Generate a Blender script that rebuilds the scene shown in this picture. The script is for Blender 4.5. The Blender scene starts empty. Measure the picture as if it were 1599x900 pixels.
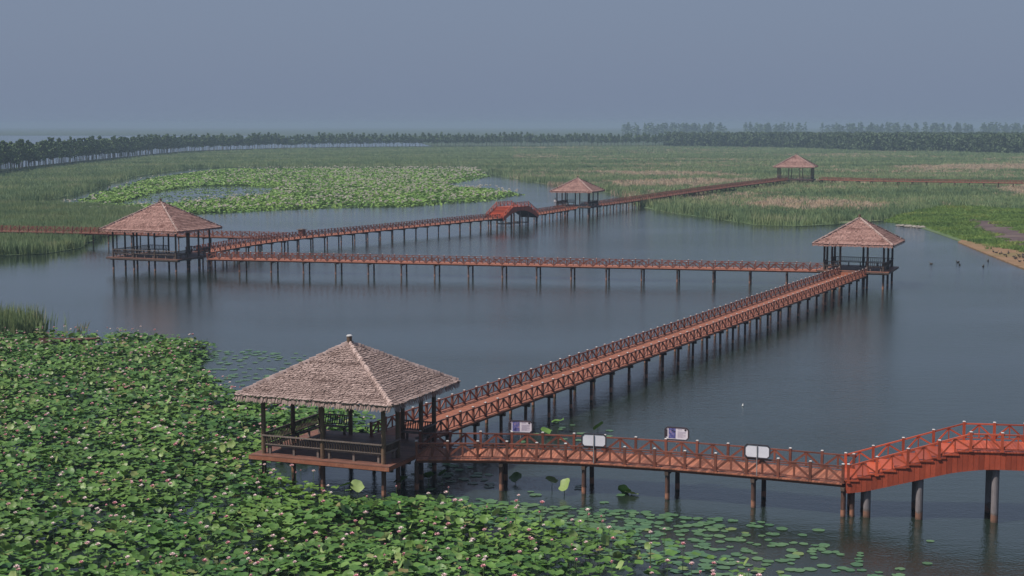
import bpy, bmesh, math, random
import numpy as np
from mathutils import Vector, Matrix
from mathutils.geometry import tessellate_polygon

random.seed(7)
rng = np.random.default_rng(11)
S = bpy.context.scene
COL = S.collection

# ------------------------------------------------------------------ camera, sky, sun, exposure
cam_d = bpy.data.cameras.new('camera')
cam = bpy.data.objects.new('camera', cam_d)
COL.objects.link(cam)
cam.location = (0, 0, 20)
cam.rotation_euler = (math.radians(90) - math.atan(255 / 2400), 0, 0)
cam_d.sensor_width = 36
cam_d.lens = 36 * 2400 / 1599
cam_d.clip_end = 40000
S.camera = cam

SUN = Vector((-0.80, -0.36, 1.2)).normalized()
W = bpy.data.worlds.new('World')
S.world = W
W.use_nodes = True
nt = W.node_tree
sky = nt.nodes.new('ShaderNodeTexSky')
sky.sky_type = 'NISHITA'
sky.sun_disc = False
sky.sun_elevation = math.asin(SUN.z)
sky.sun_rotation = math.atan2(SUN.x, SUN.y)
sky.dust_density = 4.0
sky.air_density = 1.0
mixw = nt.nodes.new('ShaderNodeMix')
mixw.data_type = 'RGBA'
mixw.inputs['Factor'].default_value = 0.88
mixw.inputs['B'].default_value = (2.06, 2.61, 3.74, 1)      # hazy grey-blue sky (before strength)
nt.links.new(sky.outputs[0], mixw.inputs['A'])
nt.links.new(mixw.outputs['Result'], nt.nodes['Background'].inputs['Color'])
nt.nodes['Background'].inputs['Strength'].default_value = 0.1

sun_d = bpy.data.lights.new('sun', 'SUN')
sun_d.energy = 5.0
sun_d.angle = math.radians(1.2)
sun_d.color = (1.0, 0.93, 0.84)
sun = bpy.data.objects.new('sun', sun_d)
COL.objects.link(sun)
sun.location = SUN * 300
sun.rotation_euler = SUN.to_track_quat('Z', 'Y').to_euler()

S.view_settings.view_transform = 'Standard'
S.view_settings.look = 'None'
S.view_settings.exposure = 0.0
S.view_settings.gamma = 1.0
S.render.engine = 'CYCLES'
S.cycles.use_denoising = True
S.cycles.max_bounces = 6
S.cycles.volume_bounces = 1
S.cycles.caustics_reflective = False
S.cycles.caustics_refractive = False
HAZE_DENSITY = 0.00031
HAZE_COLOR = (0.35, 0.455, 0.60, 1)

# ------------------------------------------------------------------ materials
def new_mat(name):
    m = bpy.data.materials.new(name)
    m.use_nodes = True
    return m, m.node_tree, m.node_tree.nodes['Principled BSDF']

def N(t, kind, **kw):
    n = t.nodes.new(kind)
    for k, v in kw.items():
        setattr(n, k, v)
    return n

def noise(t, scale, detail=4, vec=None, stretch=None, rough=0.55):
    n = N(t, 'ShaderNodeTexNoise')
    n.inputs['Scale'].default_value = scale
    n.inputs['Detail'].default_value = detail
    n.inputs['Roughness'].default_value = rough
    if stretch is not None:
        mp = N(t, 'ShaderNodeMapping')
        mp.inputs['Scale'].default_value = stretch
        t.links.new(vec, mp.inputs['Vector'])
        vec = mp.outputs[0]
    if vec is not None:
        t.links.new(vec, n.inputs['Vector'])
    return n.outputs['Fac']

def ramp(t, fac, stops):
    r = N(t, 'ShaderNodeValToRGB')
    el = r.color_ramp.elements
    while len(el) < len(stops):
        el.new(0.5)
    for e, (p, c) in zip(el, stops):
        e.position = p
        e.color = (*c, 1)
    t.links.new(fac, r.inputs['Fac'])
    return r.outputs['Color']

def mixc(t, fac, a, b, mode='MIX'):
    n = N(t, 'ShaderNodeMix', data_type='RGBA', blend_type=mode)
    for sock, v in ((n.inputs['Factor'], fac), (n.inputs['A'], a), (n.inputs['B'], b)):
        if isinstance(v, bpy.types.NodeSocket):
            t.links.new(v, sock)
        elif isinstance(v, tuple):
            sock.default_value = (*v, 1)
        else:
            sock.default_value = v
    return n.outputs['Result']

def maprange(t, v, a, b, c, d):
    n = N(t, 'ShaderNodeMapRange')
    n.inputs['From Min'].default_value = a
    n.inputs['From Max'].default_value = b
    n.inputs['To Min'].default_value = c
    n.inputs['To Max'].default_value = d
    t.links.new(v, n.inputs['Value'])
    return n.outputs['Result']

def bump(t, bs, h, strength, dist):
    b = N(t, 'ShaderNodeBump')
    if isinstance(strength, bpy.types.NodeSocket):
        t.links.new(strength, b.inputs['Strength'])
    else:
        b.inputs['Strength'].default_value = strength
    b.inputs['Distance'].default_value = dist
    t.links.new(h, b.inputs['Height'])
    t.links.new(b.outputs[0], bs.inputs['Normal'])

def wood_mat(name, c1, c2, rough=0.6, wear=None, scale=1.6, vary=0.35):
    m, t, b = new_mat(name)
    pos = N(t, 'ShaderNodeNewGeometry').outputs['Position']
    oi = N(t, 'ShaderNodeObjectInfo').outputs['Random']
    f = noise(t, scale, 5, pos, (1, 1, 1))
    col = ramp(t, f, [(0.3, c1), (0.72, c2)])
    g = noise(t, 26, 3, pos, (1, 1, 0.35))
    col = mixc(t, 0.35, col, ramp(t, g, [(0.3, tuple(x * 0.55 for x in c1)), (0.7, c2)]))
    v = maprange(t, oi, 0, 1, 1 - vary, 1 + vary * 0.45)
    vv = N(t, 'ShaderNodeCombineXYZ')
    for i in range(3):
        t.links.new(v, vv.inputs[i])
    col = mixc(t, 1.0, col, vv.outputs[0], 'MULTIPLY')
    if wear:
        wf = noise(t, 5.5, 6, pos)
        col = mixc(t, maprange(t, wf, 0.56, 0.74, 0, 0.65), col, wear)
    t.links.new(col, b.inputs['Base Color'])
    b.inputs['Roughness'].default_value = rough
    bump(t, b, g, 0.35, 0.01)
    return m

def plain_mat(name, c1, c2, scale=3.0, rough=0.6, attr=None, spec=0.5, bumpd=0):
    """two-colour noise; attr = name of a float attribute that mixes instead"""
    m, t, b = new_mat(name)
    if attr:
        a = N(t, 'ShaderNodeAttribute', attribute_name=attr)
        f = a.outputs['Fac']
        col = ramp(t, f, [(0, c1), (1, c2)])
    else:
        pos = N(t, 'ShaderNodeNewGeometry').outputs['Position']
        f = noise(t, scale, 5, pos)
        col = ramp(t, f, [(0.3, c1), (0.7, c2)])
        if bumpd:
            bump(t, b, f, 0.5, bumpd)
    t.links.new(col, b.inputs['Base Color'])
    b.inputs['Roughness'].default_value = rough
    b.inputs['Specular IOR Level'].default_value = spec
    return m

M = {}
M['deck'] = wood_mat('boardwalk timber', (0.28, 0.095, 0.053), (0.46, 0.172, 0.101), 0.62, (0.36, 0.20, 0.14), vary=0.5)
M['rail'] = wood_mat('railing timber', (0.125, 0.041, 0.028), (0.24, 0.080, 0.051), 0.55, (0.17, 0.095, 0.07))
M['red'] = wood_mat('red painted timber', (0.36, 0.066, 0.030), (0.52, 0.105, 0.048), 0.5, (0.30, 0.07, 0.045), vary=0.4)
M['redboard'] = wood_mat('red fascia board', (0.34, 0.062, 0.030), (0.47, 0.092, 0.046), 0.5, (0.27, 0.06, 0.038), vary=0.3)
M['dark'] = wood_mat('dark weathered timber', (0.045, 0.032, 0.027), (0.115, 0.078, 0.06), 0.75, (0.16, 0.12, 0.10))
M['grey'] = wood_mat('grey weathered timber', (0.12, 0.092, 0.08), (0.25, 0.20, 0.18), 0.8, (0.22, 0.18, 0.165))
M['log'] = wood_mat('brown log', (0.085, 0.05, 0.032), (0.21, 0.135, 0.085), 0.7, (0.12, 0.09, 0.065))
M['floor'] = wood_mat('pavilion floorboard', (0.13, 0.055, 0.04), (0.24, 0.105, 0.07), 0.6, (0.17, 0.10, 0.08))
M['cap'] = plain_mat('white post cap', (0.40, 0.39, 0.39), (0.62, 0.61, 0.61), 6, 0.5)

def pile_mat(name, top1, top2, wet, rust):
    m, t, b = new_mat(name)
    pos = N(t, 'ShaderNodeNewGeometry').outputs['Position']
    z = N(t, 'ShaderNodeSeparateXYZ')
    t.links.new(pos, z.inputs[0])
    n1 = noise(t, 4, 5, pos)
    ad = N(t, 'ShaderNodeMath', operation='MULTIPLY_ADD')
    t.links.new(n1, ad.inputs[0]); ad.inputs[1].default_value = -0.35
    t.links.new(z.outputs[2], ad.inputs[2])
    col = ramp(t, noise(t, 7, 5, pos, (1, 1, 0.3)), [(0.3, top1), (0.7, top2)])
    lo = ramp(t, maprange(t, ad.outputs[0], -0.3, 0.6, 0, 1), [(0.12, wet), (0.3, rust), (0.55, rust), (0.62, wet)])
    col = mixc(t, maprange(t, ad.outputs[0], 0.16, 0.34, 1, 0), col, lo)
    t.links.new(col, b.inputs['Base Color'])
    b.inputs['Roughness'].default_value = 0.65
    return m
M['pile'] = pile_mat('rusty timber pile', (0.05, 0.03, 0.024), (0.13, 0.062, 0.045), (0.035, 0.03, 0.022), (0.30, 0.14, 0.09))
M['concrete'] = pile_mat('grey concrete pile', (0.14, 0.125, 0.132), (0.22, 0.20, 0.21), (0.06, 0.045, 0.03), (0.19, 0.10, 0.07))
M['thatch'] = plain_mat('weathered thatch', (0.15, 0.104, 0.094), (0.44, 0.335, 0.31), attr='tint', rough=0.9, spec=0.1)
M['shingle'] = plain_mat('reddish thatch', (0.15, 0.078, 0.066), (0.41, 0.255, 0.225), attr='tint', rough=0.9, spec=0.1)
M['ridge'] = plain_mat('pale ridge thatch', (0.22, 0.152, 0.136), (0.46, 0.355, 0.33), attr='tint', rough=0.9, spec=0.1)
M['underroof'] = plain_mat('roof underside', (0.05, 0.035, 0.03), (0.10, 0.07, 0.055), 5, 0.9)

def leaf_mat(name, c1, c2, c3=None, rough=0.5, trans=0.12, c4=None):
    m, t, b = new_mat(name)
    a = N(t, 'ShaderNodeAttribute', attribute_name='tint').outputs['Fac']
    oi = N(t, 'ShaderNodeObjectInfo').outputs['Random']
    stops = [(0, c1), (0.8, c2)] + ([(0.92 if c4 else 1.0, c3)] if c3 else []) + ([(1.0, c4)] if c4 else [])
    col = ramp(t, a, stops)
    pos = N(t, 'ShaderNodeNewGeometry').outputs['Position']
    n1 = noise(t, 0.22, 3, pos)
    col = mixc(t, maprange(t, n1, 0.4, 0.65, 0, 0.35), col, tuple(x * y for x, y in zip(c2, (1.25, 0.95, 0.7))))
    t.links.new(col, b.inputs['Base Color'])
    b.inputs['Roughness'].default_value = rough
    tr = N(t, 'ShaderNodeBsdfTranslucent')
    t.links.new(col, tr.inputs['Color'])
    mx = N(t, 'ShaderNodeMixShader')
    mx.inputs[0].default_value = trans
    out = t.nodes['Material Output']
    t.links.new(b.outputs[0], mx.inputs[1])
    t.links.new(tr.outputs[0], mx.inputs[2])
    t.links.new(mx.outputs[0], out.inputs['Surface'])
    return m
M['lotus'] = leaf_mat('lotus leaf', (0.032, 0.098, 0.020), (0.112, 0.225, 0.044), (0.26, 0.34, 0.13), c4=(0.17, 0.125, 0.05))
M['farlotus'] = leaf_mat('distant lotus leaf', (0.085, 0.185, 0.032), (0.18, 0.31, 0.060))
M['pad'] = leaf_mat('floating pad', (0.055, 0.135, 0.065), (0.11, 0.21, 0.10), (0.19, 0.25, 0.07), rough=0.35)
M['stalk'] = plain_mat('lotus stalk', (0.05, 0.09, 0.03), (0.09, 0.14, 0.05))
M['petal'] = plain_mat('lotus petal', (0.72, 0.32, 0.37), (0.88, 0.82, 0.78), attr='tint', rough=0.6)
M['white'] = plain_mat('pale lotus bloom', (0.74, 0.66, 0.62), (0.88, 0.86, 0.80), attr='tint', rough=0.6)
M['heart'] = plain_mat('lotus seed head', (0.45, 0.38, 0.10), (0.6, 0.5, 0.15))
M['reed'] = leaf_mat('reed blade', (0.085, 0.155, 0.076), (0.22, 0.30, 0.145), (0.36, 0.31, 0.20), rough=0.7, trans=0.3)
M['dry'] = leaf_mat('dry reed', (0.36, 0.27, 0.20), (0.54, 0.43, 0.33), rough=0.8, trans=0.3)
M['grass'] = leaf_mat('lush grass', (0.06, 0.125, 0.022), (0.13, 0.22, 0.04), (0.26, 0.26, 0.07), rough=0.7)
M['crown'] = leaf_mat('tree foliage', (0.030, 0.068, 0.024), (0.088, 0.152, 0.050), rough=0.7)
M['willow'] = leaf_mat('willow foliage', (0.030, 0.058, 0.026), (0.062, 0.105, 0.042), rough=0.7)
M['bark'] = plain_mat('pale bark', (0.13, 0.10, 0.085), (0.26, 0.21, 0.18), 2, 0.9)

# ------------------------------------------------------------------ mesh helpers
class MB:
    def __init__(s):
        s.v = []; s.f = []; s.mi = []; s.cur = 0
    def add(s, vs, fs):
        o = len(s.v)
        s.v += [tuple(v) for v in vs]
        s.f += [tuple(i + o for i in f) for f in fs]
        s.mi += [s.cur] * len(fs)
    def box(s, c, size, rz=0.0):
        hx, hy, hz = size[0] / 2, size[1] / 2, size[2] / 2
        cs, sn = math.cos(rz), math.sin(rz)
        vs = []
        for dz in (-hz, hz):
            for dx, dy in ((-hx, -hy), (hx, -hy), (hx, hy), (-hx, hy)):
                vs.append((c[0] + dx * cs - dy * sn, c[1] + dx * sn + dy * cs, c[2] + dz))
        s.add(vs, [(3, 2, 1, 0), (4, 5, 6, 7), (0, 1, 5, 4), (1, 2, 6, 5), (2, 3, 7, 6), (3, 0, 4, 7)])
    def beam(s, p, q, w, h):
        """box from p to q; w across (horizontal), h vertical-ish"""
        p, q = Vector(p), Vector(q)
        d = (q - p).normalized()
        up = Vector((0, 0, 1)) if abs(d.z) < 0.95 else Vector((0, 1, 0))
        a = d.cross(up).normalized() * (w / 2)
        b = a.cross(d).normalized() * (h / 2)
        vs = [e + x + y for e in (p, q) for x, y in ((-a, -b), (a, -b), (a, b), (-a, b))]
        s.add(vs, [(0, 1, 2, 3), (7, 6, 5, 4), (0, 4, 5, 1), (1, 5, 6, 2), (2, 6, 7, 3), (3, 7, 4, 0)])
    def tube(s, p, q, r0, r1=None, n=10):
        r1 = r0 if r1 is None else r1
        p, q = Vector(p), Vector(q)
        d = (q - p).normalized()
        a = d.orthogonal().normalized(); b = d.cross(a)
        vs = []
        for e, r in ((p, r0), (q, r1)):
            for i in range(n):
                t = 2 * math.pi * i / n
                vs.append(e + (a * math.cos(t) + b * math.sin(t)) * r)
        fs = [(i, (i + 1) % n, n + (i + 1) % n, n + i) for i in range(n)]
        fs += [tuple(range(n))[::-1], tuple(range(n, 2 * n))]
        s.add(vs, fs)
    def lathe(s, c, prof, n=12):
        vs = []
        for r, z in prof:
            for i in range(n):
                t = 2 * math.pi * i / n
                vs.append((c[0] + r * math.cos(t), c[1] + r * math.sin(t), c[2] + z))
        fs = []
        for k in range(len(prof) - 1):
            for i in range(n):
                j = (i + 1) % n
                fs.append((k * n + i, k * n + j, (k + 1) * n + j, (k + 1) * n + i))
        fs += [tuple(range(n))[::-1], tuple(range((len(prof) - 1) * n, len(prof) * n))]
        s.add(vs, fs)
    def mesh(s, name, *mats, smooth=False):
        me = bpy.data.meshes.new(name)
        me.from_pydata(s.v, [], s.f)
        for m in mats:
            me.materials.append(m)
        if len(mats) > 1:
            me.polygons.foreach_set('material_index', s.mi)
        if smooth:
            me.polygons.foreach_set('use_smooth', [True] * len(me.polygons))
        me.update()
        return me

def ob(name, me, parent=None, loc=(0, 0, 0), rz=0.0, scale=None, rot=None):
    o = bpy.data.objects.new(name, me)
    COL.objects.link(o)
    o.parent = parent
    o.location = loc
    o.rotation_euler = rot if rot else (0, 0, rz)
    if scale is not None:
        o.scale = scale
    return o

def tag(o, label, cat, group=None):
    o['label'] = label; o['category'] = cat
    if group:
        o['group'] = group
    return o

def np_mesh(name, V, T, mat, tint=None, smooth=False):
    """big triangle mesh from numpy arrays"""
    me = bpy.data.meshes.new(name)
    V = np.ascontiguousarray(V, dtype=np.float32); T = np.ascontiguousarray(T, dtype=np.int32)
    me.vertices.add(len(V)); me.vertices.foreach_set('co', V.ravel())
    me.loops.add(T.size); me.loops.foreach_set('vertex_index', T.ravel())
    me.polygons.add(len(T))
    me.polygons.foreach_set('loop_start', np.arange(0, T.size, 3, dtype=np.int32))
    me.polygons.foreach_set('use_smooth', np.full(len(T), smooth))
    me.update(calc_edges=True)
    me.validate()
    if tint is not None:
        a = me.attributes.new('tint', 'FLOAT', 'POINT')
        a.data.foreach_set('value', np.ascontiguousarray(tint, dtype=np.float32))
    me.materials.append(mat)
    return me

def scatter(PV, PT, pos, rz, sc, tiltx=None, tilty=None):
    """copies of prototype verts PV/tris PT at pos; sc (n,) or (n,3)"""
    n, k = len(pos), len(PV)
    sc = np.asarray(sc)
    if sc.ndim == 1:
        sc = np.repeat(sc[:, None], 3, 1)
    V = PV[None, :, :] * sc[:, None, :]
    if tiltx is not None:
        c, s = np.cos(tiltx)[:, None], np.sin(tiltx)[:, None]
        y, z = V[:, :, 1] * c - V[:, :, 2] * s, V[:, :, 1] * s + V[:, :, 2] * c
        V = np.stack([V[:, :, 0], y, z], 2)
    c, s = np.cos(rz)[:, None], np.sin(rz)[:, None]
    V = np.stack([V[:, :, 0] * c - V[:, :, 1] * s, V[:, :, 0] * s + V[:, :, 1] * c, V[:, :, 2]], 2)
    V = V + pos[:, None, :]
    T = PT[None, :, :] + (np.arange(n) * k)[:, None, None]
    return V.reshape(-1, 3), T.reshape(-1, 3)

def inpoly(P, poly):
    x, y = P[:, 0], P[:, 1]
    r = np.zeros(len(P), bool)
    n = len(poly)
    for i in range(n):
        x0, y0 = poly[i]; x1, y1 = poly[(i + 1) % n]
        if y0 == y1:
            continue
        c = ((y0 > y) != (y1 > y)) & (x < (x1 - x0) * (y - y0) / (y1 - y0) + x0)
        r ^= c
    return r

def fill(poly, per_m2, decay=0.0, ref=200.0):
    """random points in polygon; density falls off with distance (far ones merge into each other)"""
    a = np.array(poly)
    lo, hi = a.min(0), a.max(0)
    n = int((hi - lo).prod() * per_m2)
    P = lo + rng.random((n, 2)) * (hi - lo)
    P = P[np.abs(P[:, 0]) < 0.36 * P[:, 1] + 10]
    if decay:
        P = P[rng.random(len(P)) < np.minimum(1, (ref / P[:, 1]) ** decay)]
    return P[inpoly(P, poly)]

_ph = rng.random((12, 3))
def wob(P, scale, k=0):
    """smooth 0..1 random field"""
    r = np.zeros(len(P))
    for i in range(6):
        a = _ph[(i + k) % 12, 0] * 6.28
        f = (0.6 + 1.3 * _ph[(i + 2 * k + 3) % 12, 1]) / scale * 6.28
        r += np.sin((P[:, 0] * math.cos(a) + P[:, 1] * math.sin(a)) * f + 6.28 * _ph[(i + k) % 12, 2])
    return np.clip(0.5 + r / 6.0, 0, 1)

def sheet(name, poly, z, mat, depth=0.6):
    """flat piece of ground with a low bank round it"""
    n = len(poly)
    mb = MB()
    vs = [(x, y, z) for x, y in poly] + [(x, y, z - depth) for x, y in poly]
    tri = tessellate_polygon([[Vector((x, y, 0)) for x, y in poly]])
    fs = []
    for t in tri:
        a, b, c = (Vector((*poly[i], 0)) for i in t)
        fs.append(t if (b - a).cross(c - a).z > 0 else t[::-1])
    fs += [(i, n + i, n + (i + 1) % n, (i + 1) % n) for i in range(n)]
    mb.add(vs, fs)
    o = ob(name, mb.mesh(name, mat))
    bm = bmesh.new(); bm.from_mesh(o.data); bmesh.ops.recalc_face_normals(bm, faces=bm.faces)
    bm.to_mesh(o.data); bm.free()
    o['kind'] = 'structure'
    return o

# ------------------------------------------------------------------ the setting: water, land, haze
def water_mat():
    m, t, b = new_mat('pond water')
    pos = N(t, 'ShaderNodeNewGeometry').outputs['Position']
    col = ramp(t, noise(t, 0.02, 3, pos), [(0.3, (0.012, 0.020, 0.015)), (0.7, (0.017, 0.026, 0.019))])
    t.links.new(col, b.inputs['Base Color'])
    b.inputs['Roughness'].default_value = 0.06
    b.inputs['IOR'].default_value = 1.56
    w1 = noise(t, 1.15, 3, pos, (0.5, 1.0, 1))
    w2 = noise(t, 5.0, 3, pos, (1.0, 1.0, 1))
    s = N(t, 'ShaderNodeMath', operation='MULTIPLY_ADD')
    t.links.new(w2, s.inputs[0]); s.inputs[1].default_value = 0.85
    t.links.new(w1, s.inputs[2])
    # breeze: calmer in the lee of the lotus bed (west), rougher over the open east water
    sep = N(t, 'ShaderNodeSeparateXYZ'); t.links.new(pos, sep.inputs[0])
    east = maprange(t, sep.outputs[0], -70, 22, 0.08, 0.32)
    gust = maprange(t, noise(t, 0.03, 3, pos, (0.5, 1, 1)), 0.3, 0.7, 0.4, 1.5)
    mu = N(t, 'ShaderNodeMath', operation='MULTIPLY')
    t.links.new(east, mu.inputs[0]); t.links.new(gust, mu.inputs[1])
    bump(t, b, s.outputs[0], mu.outputs[0], 0.10)
    return m

mb = MB()
mb.add([(-9000, -60, 0), (9000, -60, 0), (9000, 12000, 0), (-9000, 12000, 0)], [(0, 1, 2, 3)])
water = ob('water', mb.mesh('water', water_mat()))
water['kind'] = 'structure'

def ground_mat(name, a, b_, scale, patch=None):
    m, t, b = new_mat(name)
    pos = N(t, 'ShaderNodeNewGeometry').outputs['Position']
    col = ramp(t, noise(t, scale, 6, pos, (0.5, 1, 1)), [(0.3, a), (0.7, b_)])
    if patch:
        col = mixc(t, maprange(t, noise(t, scale * 0.3, 4, pos, (0.4, 1, 1)), 0.55, 0.7, 0, 0.8), col, patch)
    t.links.new(col, b.inputs['Base Color'])
    b.inputs['Roughness'].default_value = 0.95
    b.inputs['Specular IOR Level'].default_value = 0.1
    return m
M['marsh'] = ground_mat('marsh ground', (0.07, 0.11, 0.055), (0.12, 0.16, 0.08), 0.06, (0.20, 0.18, 0.12))
M['far'] = ground_mat('far land', (0.04, 0.065, 0.04), (0.07, 0.095, 0.055), 0.01, (0.10, 0.10, 0.07))
M['turf'] = ground_mat('shore turf', (0.07, 0.125, 0.028), (0.125, 0.185, 0.045), 0.3, (0.20, 0.17, 0.07))
M['sand'] = ground_mat('sand', (0.17, 0.105, 0.06), (0.27, 0.175, 0.11), 0.8, (0.12, 0.13, 0.045))
M['mud'] = ground_mat('mud', (0.065, 0.047, 0.048), (0.125, 0.09, 0.09), 0.5, (0.17, 0.13, 0.11))
M['dike'] = ground_mat('dike earth', (0.035, 0.06, 0.035), (0.06, 0.085, 0.05), 0.1)

LAND = [(-150,228),(-82.7,230.1),(-78.4,234.7),(-72.6,238.2),(-70.3,249.4),(-72.7,266.1),(-78.4,321.5),(-83.6,347.1),(-98.2,362.8),(-115.3,374.2),(-150,374.2)]
SHORE = [(-139.4,389.3),(-122.9,399.0),(-124.9,435.2),(-134.0,503.5),(-146.4,597.2),(-147.7,711.7),(-121.7,733.4),(-71.9,722.4),(-17.9,722.4),(-8.1,620.2),(1.3,569.0),(7.5,540.2),(14.4,505.6),(27.9,460.2),(31.9,412.8),(32.0,371.3),(37.4,344.6),(43.8,328.1),(48.7,307.1),(55.7,303.2),(62.8,307.1),(77.8,321.5),(79.8,321.5),(79.5,307.1),(79.5,297.5),(77.0,263.1),(74.5,240.6),(72.4,216.5),(70.1,194.4)]
DIKE = [(-182,440),(-201.0,562.3),(-214.4,645.1),(-225.2,834.8),(-233.6,1126.8),(-185.0,1275.3),(-111.5,1346.3),(0.3,1384.8),(89.0,1425.6),(152.7,1468.8)]
FIELD = SHORE + [(72,165),(90,140),(140,120),(500,120),(900,900),(900,1490)] + DIKE[::-1] + [(-172,385)]
FARLAND = [(-74,1440),(152.7,1470.5),(900,1492),(5000,1500),(8500,9000),(-8500,9000),(-8500,5200),(-2500,3050),(-768,2853),(-520,2900),(-300,2500),(-120,1900)]
sheet('marsh', LAND, 0.06, M['marsh'])
sheet('marsh', FIELD, 0.07, M['marsh'])
sheet('far_land', FARLAND, 0.3, M['far'])
TURF = [(77.3,319.3),(84.5,337.3),(93.9,357.4),(107.8,380.1),(116.8,368.4),(128.2,357.4),(118,225),(92,150),(74,166),(71.5,194),(73.8,216.5),(75.8,240.6),(78.2,263.1),(80.6,297.5),(80.6,307.1)]
sheet('shore_turf', TURF, 0.10, M['turf'], 0.1)
SAND = [(78.6,267.6),(79.4,256.1),(80.0,246.8),(81.6,238.2),(83.8,230.1),(82,200),(76,172),(67.5,168),(69.4,194.8),(71.6,216.6),(73.9,240.4),(76.2,262)]
sheet('sand_shore', SAND, 0.13, M['sand'], 0.3)
MUD = [(96.6,325.9),(99.3,319.3),(96.3,288.5),(96.2,267.6),(90,234.7),(84.4,234.7),(83.3,249.4),(84.5,266.1),(88.4,292.1)]
sheet('mud_track', MUD, 0.135, M['mud'], 0.1)

mb = MB()
def strip(path, prof, mb):
    n = len(prof)
    rows = []
    for i, (x, y) in enumerate(path):
        a = Vector(path[max(i - 1, 0)]); b = Vector(path[min(i + 1, len(path) - 1)])
        d = (b - a).normalized(); nn = Vector((-d.y, d.x))
        rows.append([(x + nn.x * o, y + nn.y * o, z) for o, z in prof])
    vs = [v for r in rows for v in r]
    fs = [(i * n + k, i * n + k + 1, (i + 1) * n + k + 1, (i + 1) * n + k) for i in range(len(path) - 1) for k in range(n - 1)]
    mb.add(vs, fs)
strip(DIKE, [(8, -0.4), (4, 1.0), (-5, 1.05), (-10, 0.1)], mb)
dk = ob('dike', mb.mesh('dike', M['dike'])); dk['kind'] = 'structure'

# ------------------------------------------------------------------ boardwalks
POST_H = 0.98
def post_mesh(mats, cap=True):
    m = MB()
    m.box((0, 0, 0.02), (0.2, 0.2, 0.05)); m.box((0, 0, POST_H / 2), (0.135, 0.135, POST_H))
    return m.mesh('railing_post', mats)
def cap_mesh():
    m = MB()
    m.lathe((0, 0, 0), [(0.10, -0.005), (0.10, 0.022), (0.05, 0.04)], 4)
    me = m.mesh('post_cap', M['cap'])
    me.transform(Matrix.Rotation(math.pi / 4, 4, 'Z'))
    return me
CAP = cap_mesh()
def rail_pieces(mat):
    """unit pieces, one bay along +x from 0 to 1 (scaled to the bay)"""
    d = {}
    def mk(nm, *beams):
        m = MB()
        for b in beams:
            m.beam(*b)
        d[nm] = m.mesh(nm, mat)
    zt, zb = 0.86, 0.13
    mk('top_rail', ((0, 0, zt), (1, 0, zt), 0.09, 0.07))
    mk('bottom_rail', ((0, 0, zb), (1, 0, zb), 0.06, 0.055))
    mk('mid_post', ((0.5, 0, zb), (0.5, 0, zt - 0.03), 0.06, 0.06))
    mk('brace', ((0.035, 0.004, zb + 0.03), (0.5, 0.004, zt - 0.05), 0.05, 0.085))
    m = MB(); m.beam((0.965, 0.004, zb + 0.03), (0.5, 0.004, zt - 0.05), 0.05, 0.085)
    d['brace2'] = m.mesh('brace', mat)
    m = MB()
    for b in (((0, 0, zt), (1, 0, zt), 0.09, 0.07), ((0, 0, zb), (1, 0, zb), 0.06, 0.055), ((0.5, 0, zb), (0.5, 0, zt - 0.03), 0.06, 0.06),
              ((0.035, 0.004, zb), (0.5, 0.004, zt - 0.03), 0.05, 0.085), ((0.965, -0.004, zb), (0.5, -0.004, zt - 0.03), 0.05, 0.085)):
        m.beam(*b)
    d['railing_panel'] = m.mesh('railing_panel', mat)
    m.box((0, 0, POST_H / 2), (0.08, 0.135, POST_H))
    d['panel_with_post'] = m.mesh('railing_panel', mat)
    d['post'] = post_mesh(mat)
    return d
RP = rail_pieces(M['rail'])
RPR = rail_pieces(M['red'])

def resample(path, step):
    P = [Vector(p) for p in path]
    L = [0.0]
    for a, b in zip(P, P[1:]):
        L.append(L[-1] + (b - a).length)
    n = max(1, round(L[-1] / step))
    out = []
    k = 0
    for i in range(n + 1):
        s = L[-1] * i / n
        while k < len(P) - 2 and s > L[k + 1]:
            k += 1
        out.append(P[k].lerp(P[k + 1], (s - L[k]) / (L[k + 1] - L[k])))
    return out, L[-1]

def smooth(path, n=3):
    P = [Vector(p) for p in path]
    for _ in range(n):
        Q = [P[0]]
        for a, b in zip(P, P[1:]):
            Q += [a.lerp(b, 0.25), a.lerp(b, 0.75)]
        P = Q + [P[-1]]
    return P

def railing(root, base, pts, side, half, z, detail, RP, zs=1.0):
    """pts: bay points on the centre line (2D Vectors); side +1 = left of travel"""
    n = len(pts)
    edge = []
    for i, p in enumerate(pts):
        d = (pts[min(i + 1, n - 1)] - pts[max(i - 1, 0)]).normalized()
        edge.append(p + Vector((-d.y, d.x)) * side * half)
    for i, e in enumerate(edge):
        d = edge[min(i + 1, n - 1)] - edge[max(i - 1, 0)]
        loc = (e.x - base.x, e.y - base.y, z - base.z)
        if detail >= 1:
            po = ob('railing_post', RP['post'], root, loc, 0, (1, 1, zs * random.uniform(0.985, 1.02)), (random.gauss(0, 0.012), random.gauss(0, 0.012), math.atan2(d.y, d.x) + random.gauss(0, 0.03)))
            ob('post_cap', CAP, po, (0, 0, POST_H))
        if i == n - 1:
            break
        v = edge[i + 1] - e
        rz, L = math.atan2(v.y, v.x), v.length
        names = (['top_rail', 'bottom_rail', 'mid_post', 'brace', 'brace2'] if detail == 2 else ['railing_panel'] if detail == 1 else ['panel_with_post'])
        for nm in names:
            ob('brace' if nm == 'brace2' else 'railing_panel' if nm == 'panel_with_post' else nm, RP[nm], root, loc, rz, (L, 1, zs))

PLANK = {}
def plank_mesh(width, mat):
    k = (round(width, 2), mat.name)
    if k not in PLANK:
        m = MB(); m.box((0, 0, -0.03), (0.139, width, 0.06))
        PLANK[k] = m.mesh('plank', mat)
    return PLANK[k]

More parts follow.
